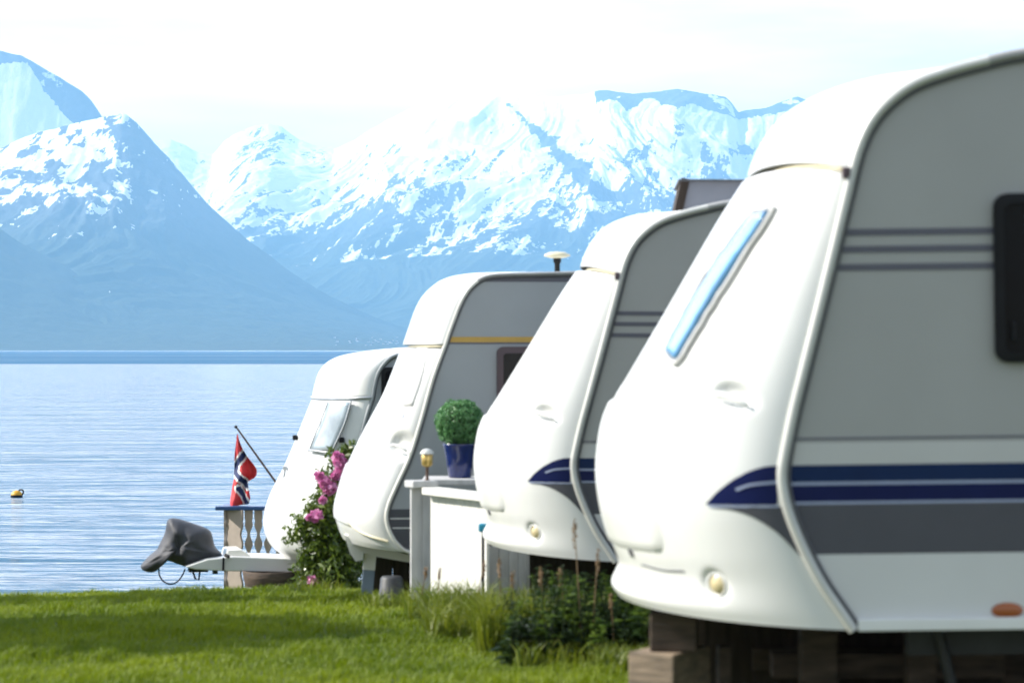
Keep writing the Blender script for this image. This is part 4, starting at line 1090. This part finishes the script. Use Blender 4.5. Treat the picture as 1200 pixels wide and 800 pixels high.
D = 25.6
def barrel():
    q = px(317, 692, D); g_ = gz(q.x, D); o = empty('half_barrel', (q.x, D, g_ - .02)); tag(o, 'low wooden half barrel under the drawbar of the farthest caravan', 'barrel')
    h = zc(668, D) - (g_ - .02)
    mb = MB(); mb.lathe([(.001, .01), (.24, .01), (.255, h * .3), (.285, h * .7), (.30, h), (.27, h), (.265, h - .03), (.001, h - .03)], n=26); mb.build('staves', M['wood_end'], o)
    mb = MB(); mb.lathe([(.262, h * .30), (.268, h * .32), (.274, h * .46), (.268, h * .46)], n=26); mb.build('hoop', M['dark_metal'], o)
barrel()
D = 24.6; q = px(362, 699, D); g_ = gz(q.x, D); h = zc(668, D) - g_
mb = MB(); mb.lathe([(.001, -.02), (.105, -.02), (.095, h * .3), (.09, h), (.001, h)], n=14); o = mb.build('tree_stump', M['wood_end']); o.location = (q.x, D, g_); tag(o, 'upright wooden stump block supporting the drawbar beside the flowering bush', 'stump')
# geraniums in a trough
D = 27.0; q = px(306, 664, D); gp = empty('geranium_planter', (q.x, D, gz(q.x, D))); tag(gp, 'red geraniums in a dark planter behind the drawbar', 'flower planter')
ht = zc(662, D) - gp.location.z
mb = MB(); mb.box((0, 0, ht / 2), (.34, .2, ht), bev=.02); mb.build('trough', M['dark_wood'], gp)
V, Q = leaves(500, (0, 0, ht + .05), (.19, .12, .07), .022, .2, seed=3); np_mesh('foliage', V, Q, None, [M['rhodo_leaf']], parent=gp)
V, Q = leaves(260, (.03, -.06, ht + .035), (.15, .08, .04), .022, .3, seed=4); np_mesh('blossom', V, Q, None, [M['red_flower']], parent=gp)
# small blue jug beside it
q = px(307, 631, 27.6)

# buoy
q = px(19.5, 577, 3.5 * F / (582 - HZ)); by = empty('buoy', (q.x, q.y, WATER_Z)); tag(by, 'yellow orange mooring buoy floating alone on the fjord', 'buoy')
k = q.y / F
mb = MB(); rr = 6.8 * k; mb.lathe([(.001, -rr * .7), (rr * .8, -rr * .5), (rr, rr * .1), (rr * .93, rr * .6), (rr * .6, rr * 1.0), (.001, rr * 1.15)], n=24); mb.build('float', M['buoy'], by)
mb = MB(); mb.lathe([(rr * .99, -.02), (rr * 1.02, 0), (rr * 1.02, .035), (rr * .99, .05)], n=24); mb.build('waterline_band', M['rubber'], by)
mb = MB(); mb.tube([(rr * .75 + rr * .42 * math.cos(a), 0, rr * .85 + rr * .42 * math.sin(a)) for a in np.linspace(0, 2 * math.pi, 17)], .018, 6); mb.build('ring', M['rubber'], by)

# ------------------------------------------------------------------ flowering bush
def bush():
    D = 21.6; q = px(388, 706, D); g_ = gz(q.x, D); r_ = empty('rhododendron_bush', (q.x, D, g_)); tag(r_, 'leafy rhododendron bush with pink flower heads between the two farthest caravans', 'flowering bush')
    P = lambda x, y, dy=0: px(x, y, D) + Vector((0, dy, 0)) - r_.location
    sc = D / F
    blobs = [(390, 672, 34, 36), (378, 640, 27, 28), (402, 650, 30, 40), (372, 602, 20, 22), (392, 612, 26, 30), (356, 612, 14, 12), (388, 575, 17, 24), (400, 545, 15, 20), (405, 585, 22, 30), (378, 685, 24, 16), (408, 528, 10, 10), (350, 628, 13, 9), (365, 660, 18, 22)]
    VV = []; QQ = []; n0 = 0
    for i, (x, y, rx, ry) in enumerate(blobs):
        c = P(x, y, random.uniform(-.12, .12)); n = int(rx * ry * .95)
        V, Q = leaves(n, c, (rx * sc, rx * sc * 1.1, ry * sc), .034, .25, aspect=.36, noise=.35, seed=i + 10)
        VV.append(V); QQ.append(Q + n0); n0 += len(V)
    for k in range(26):     # sprigs breaking the outline
        x, y, rx, ry = random.choice(blobs); a = random.uniform(math.pi * .6, math.pi * 1.25) if random.random() < .7 else random.uniform(0, 6.28)
        c = P(x + rx * 1.15 * math.cos(a), y - ry * 1.15 * math.sin(a), random.uniform(-.2, .2))
        V, Q = leaves(14, c, (.06, .06, .06), .028, .1, aspect=.4, seed=k); VV.append(V); QQ.append(Q + n0); n0 += len(V)
    np_mesh('foliage', np.concatenate(VV), np.concatenate(QQ), None, [M['rhodo_leaf']], parent=r_)
    st = MB()
    for k in range(11):
        x, y, rx, ry = random.choice(blobs[:11]); c = P(x, y)
        st.tube([Vector((random.uniform(-.1, .1), random.uniform(-.08, .08), 0)), Vector((c.x * .5, c.y * .4, c.z * .5)), c], [.016, .012, .006], 5)
    st.build('stems', M['bark'], r_)
    fl = [(383, 562, 8), (388, 570, 9), (401, 540, 8), (404, 547, 7), (397, 533, 6), (374, 602, 8), (380, 584, 4), (370, 678, 7), (376, 555, 5), (395, 556, 5), (366, 604, 4)]
    for i, (x, y, s) in enumerate(fl):
        V, Q = leaves(int(22 + s * 6), P(x, y, -.22), (s * sc, s * sc, s * sc * .8), .026, .35, aspect=.75, seed=i + 70)
        np_mesh('flower_head', V, Q, None, [M['pink_flower']], parent=r_)
bush()

# ------------------------------------------------------------------ lawn and weeds
def blades(n, pos, hgt, wid, bend, rng=RNG, lean=0.0):
    """n grass blades of two segments; pos (n,3)"""
    a = rng.random(n) * 2 * np.pi; dx = np.cos(a); dy = np.sin(a)
    f = rng.random(n) * 2 * np.pi; fx = np.cos(f) * bend; fy = np.sin(f) * bend
    P = pos; h = hgt; w_ = wid / 2
    V = np.zeros((n, 5, 3))
    V[:, 0] = P + np.stack([-dx * w_, -dy * w_, 0 * h], 1); V[:, 1] = P + np.stack([dx * w_, dy * w_, 0 * h], 1)
    mid = P + np.stack([fx * h * .3 + lean * h * .3, fy * h * .3, h * .58], 1)
    V[:, 2] = mid + np.stack([dx * w_ * .75, dy * w_ * .75, 0 * h], 1); V[:, 3] = mid - np.stack([dx * w_ * .75, dy * w_ * .75, 0 * h], 1)
    V[:, 4] = P + np.stack([fx * h + lean * h, fy * h, h * (1 - .35 * np.clip(bend, 0, 1))], 1)
    b = np.arange(n)[:, None] * 5
    return V.reshape(-1, 3), b + np.array([[0, 1, 2, 3]]), b + np.array([[3, 2, 4]])
def lawn():
    n = 420000
    y = 8.6 + (30.2 - 8.6) * RNG.random(n) ** 1.15
    half = 610 * y / F + .9
    x = (RNG.random(n) * 2 - 1) * half
    keep = (x < (820 - 600) * y / F + .6)
    x, y = x[keep], y[keep]; n = len(x)
    pat = fbm(x * .9, y * .9, 3, 77); tuft = fbm(x * 4, y * 4, 2, 78)
    h = (.045 + .022 * pat + .016 * tuft + .02 * RNG.random(n)); h = np.where(tuft + .5 * pat > .42, h * 1.4, h); h = np.clip(h, .02, .15) * np.interp(y, [8, 24, 29], [1, 1.15, 1.5])
    w_ = np.interp(y, [8, 30], [.005, .012])
    pos = np.stack([x, y, ground(x, y) - .005], 1)
    V, q, t_ = blades(n, pos, h, w_, .25 + .6 * RNG.random(n), lean=.12)
    o = np_mesh('grass', V, q, t_, [M['grass']]); tag(o, 'short sunlit lawn grass running down to the shore', 'grass', kind='stuff')
lawn()
def tall_grass():
    VV = []; QQ = []; TT = []; c = 0
    # (px, spread px, depth, count, height)
    for x0, x1, d0, d1, n, h0, h1 in ((500, 600, 14.2, 15.4, 1500, .12, .34), (560, 640, 13.2, 14.0, 1500, .16, .46), (600, 760, 12.5, 13.1, 1300, .06, .20), (640, 770, 13.2, 14.4, 900, .15, .42), (478, 512, 15.5, 16.5, 260, .12, .36), (425, 480, 17.0, 17.8, 260, .08, .18), (505, 570, 15.0, 16.2, 700, .12, .38), (340, 400, 20.6, 21.2, 150, .08, .18), (700, 765, 12.2, 12.8, 700, .08, .2)):
        d_ = d0 + (d1 - d0) * RNG.random(n); x = ((x0 + (x1 - x0) * RNG.random(n)) - 600) * d_ / F
        h = h0 + (h1 - h0) * RNG.random(n) ** 1.3
        pos = np.stack([x, d_, ground(x, d_) - .01], 1)
        V, q, t_ = blades(n, pos, h, .008 + .006 * RNG.random(n), .2 + .5 * RNG.random(n))
        VV.append(V); QQ.append(q + c); TT.append(t_ + c); c += len(V)
    o = np_mesh('tall_grass', np.concatenate(VV), np.concatenate(QQ), np.concatenate(TT), [M['weed']]); tag(o, 'uncut tall grass along the fence and below the second caravan', 'tall grass', kind='stuff')
tall_grass()
def weed_stem(name, x, y, d, h, mat, label, group, seedy=False, nleaf=16, leaf=.035, seed=0):
    q = px(x, y, d); g_ = gz(q.x, d); r_ = empty(name, (q.x, d, g_)); tag(r_, label, 'wild plant', group)
    rg = np.random.default_rng(seed + 500); lean = rg.normal(0, .08, 2)
    pth = [Vector((lean[0] * h * t_ ** 1.5, lean[1] * h * t_ ** 1.5, h * t_)) for t_ in np.linspace(0, 1, 6)]
    s = MB(); s.tube(pth, [.005, .0045, .004, .0035, .003, .002], 5); s.build('stem', M['seed'] if seedy else M['weed'], r_)
    n = nleaf; t_ = rg.random(n) * (.6 if seedy else .95) + .03; a = rg.random(n) * 6.28
    base = np.array([[lean[0] * h * v ** 1.5, lean[1] * h * v ** 1.5, h * v] for v in t_])
    out_ = np.stack([np.cos(a), np.sin(a), .25 + 0 * a], 1); sd_ = np.stack([-np.sin(a), np.cos(a), 0 * a], 1); ln = (leaf * (1.4 - t_) * (1.2 + rg.random(n)))[:, None]
    V = np.stack([base, base + out_ * ln + sd_ * ln * .32, base + out_ * ln * 2 - np.array([0, 0, 1]) * ln * .5, base + out_ * ln - sd_ * ln * .32], 1).reshape(-1, 3)
    np_mesh('leaves', V, np.arange(n * 4).reshape(n, 4), None, [mat], parent=r_)
    if seedy:
        top = pth[-1]; V, Q = leaves(70, (top.x * .93, top.y * .93, h * .90), (.014, .014, h * .13), .007, .1, rng=rg, aspect=.7); np_mesh('seed_head', V, Q, None, [M['seed']], parent=r_)
def thicket():
    rg = np.random.default_rng(12); VV = [[], []]; cnt = [0, 0]; QQ = [[], []]
    for i in range(300):
        x = rg.uniform(596, 772); d = rg.uniform(12.7, 14.2); h = rg.uniform(.12, .48) * (1.0 if x > 625 else .7); q = px(x, 0, d); g_ = gz(q.x, d); ln_ = rg.normal(0, .14, 2)
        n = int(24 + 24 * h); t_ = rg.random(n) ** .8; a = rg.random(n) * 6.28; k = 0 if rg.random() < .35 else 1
        base = np.stack([q.x + ln_[0] * h * t_ ** 1.5, d + ln_[1] * h * t_ ** 1.5, g_ + h * t_], 1)
        o = np.stack([np.cos(a), np.sin(a), .3 + 0 * a], 1); sd_ = np.stack([-np.sin(a), np.cos(a), 0 * a], 1); ln = (rg.uniform(.022, .05) * (1.4 - t_) * (.7 + rg.random(n)))[:, None]
        V = np.stack([base, base + o * ln + sd_ * ln * .4, base + o * ln * 2 - np.array([0, 0, 1]) * ln * .6, base + o * ln - sd_ * ln * .4], 1).reshape(-1, 3)
        sw = .003; st_ = np.array([[q.x - sw, d, g_], [q.x + sw, d, g_], [base[t_.argmax()][0] + sw, base[t_.argmax()][1], g_ + h], [base[t_.argmax()][0] - sw, base[t_.argmax()][1], g_ + h]])
        V = np.concatenate([V, st_]); VV[k].append(V); QQ[k].append(np.arange(len(V)).reshape(-1, 4) + cnt[k]); cnt[k] += len(V)
    V = np.concatenate(VV[0] + VV[1]); Q = np.concatenate(QQ[0] + [q + cnt[0] for q in QQ[1]])
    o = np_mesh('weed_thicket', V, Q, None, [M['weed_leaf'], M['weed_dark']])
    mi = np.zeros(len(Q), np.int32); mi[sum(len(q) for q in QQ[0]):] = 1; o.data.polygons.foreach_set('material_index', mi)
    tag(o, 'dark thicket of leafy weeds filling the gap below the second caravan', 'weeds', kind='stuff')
thicket()
SG = 'reddish seed stalks in the tall grass'
for i, (x, d_, h) in enumerate([(681, 12.9, .76), (694, 12.9, .60), (640, 13.4, .48), (556, 15.0, .44), (588, 14.2, .50), (603, 13.8, .44), (492, 15.9, .36), (512, 15.6, .36), (664, 13.1, .50), (720, 12.8, .38)]):
    lab = ('tallest seed stalk, rising against the white nose of the second caravan' if i == 0 else 'thin reddish seed stalk standing before the grey fence post' if x < 503 else 'thin reddish seed stalk in the tall grass in front of the white fence' if x < 575 else 'thin reddish seed stalk in the weeds below the second caravan')
    weed_stem('sorrel_stalk', x, 0, d_, h, M['weed_leaf'], lab, SG, seedy=True, nleaf=9, leaf=.03, seed=i + 80)
A_ = px(620, 650, 15.0)  # boards added to darken the gap under the second caravan
board_screen('timber_skirting', (A_.x, 15.0, 0), (A_.x + 2.6, 15.0, 0), zc(652, 14.4), zc(652, 14.4), M['dark_wood'], 'dark boards added as a shade backdrop behind the weeds under the second caravan', [], 'skirting', 16)

# ------------------------------------------------------------------ trees off to the left, whose shade falls across the lawn
def tree(x, y, h, cr, seed, label):
    g_ = gz(x, y); r_ = empty('birch_tree', (x, y, g_)); rg = random.Random(seed)
    tag(r_, label, 'tree', 'trees left of the lawn')
    mb = MB(); mb.tube([(0, 0, -.1), (.03, 0, h * .4), (-.05, .05, h * .85)], [.16, .11, .03], 9); mb.build('trunk', M['bark'], r_)
    lm = MB()
    for k in range(7):
        a = rg.uniform(0, 6.28); z0 = h * rg.uniform(.35, .7); l_ = cr * rg.uniform(.5, .85)
        lm.tube([(0, 0, z0), (math.cos(a) * l_ * .6, math.sin(a) * l_ * .6, z0 + l_ * .35), (math.cos(a) * l_, math.sin(a) * l_, z0 + l_ * .6)], [.05, .03, .01], 5)
    lm.build('limbs', M['bark'], r_)
    VV = []; QQ = []; c = 0
    for k in range(16):
        a = rg.uniform(0, 6.28); rr = cr * rg.uniform(0, .62); z = h * rg.uniform(.42, .88)
        V, Q = leaves(1000, (math.cos(a) * rr, math.sin(a) * rr, z), (cr * .42, cr * .42, cr * .34), .075, .2, seed=seed + k, noise=.4)
        VV.append(V); QQ.append(Q + c); c += len(V)
    np_mesh('crown', np.concatenate(VV), np.concatenate(QQ), None, [M['tree_leaf']], parent=r_)
TREES = [(-8.0, 14.6, 5.6, 1.3, 1, 'slim leafy tree nearest the camera, beyond the left edge'), (-9.4, 15.9, 6.6, 1.3, 2, 'taller leafy tree just behind the nearest one, beyond the left edge'), (-9.3, 19.4, 6.0, 1.2, 3, 'leafy tree third from the camera, beyond the left edge'), (-10.4, 21.2, 7.0, 1.3, 4, 'leafy tree closest to the shore, beyond the left edge')]
for a in TREES: tree(*a)
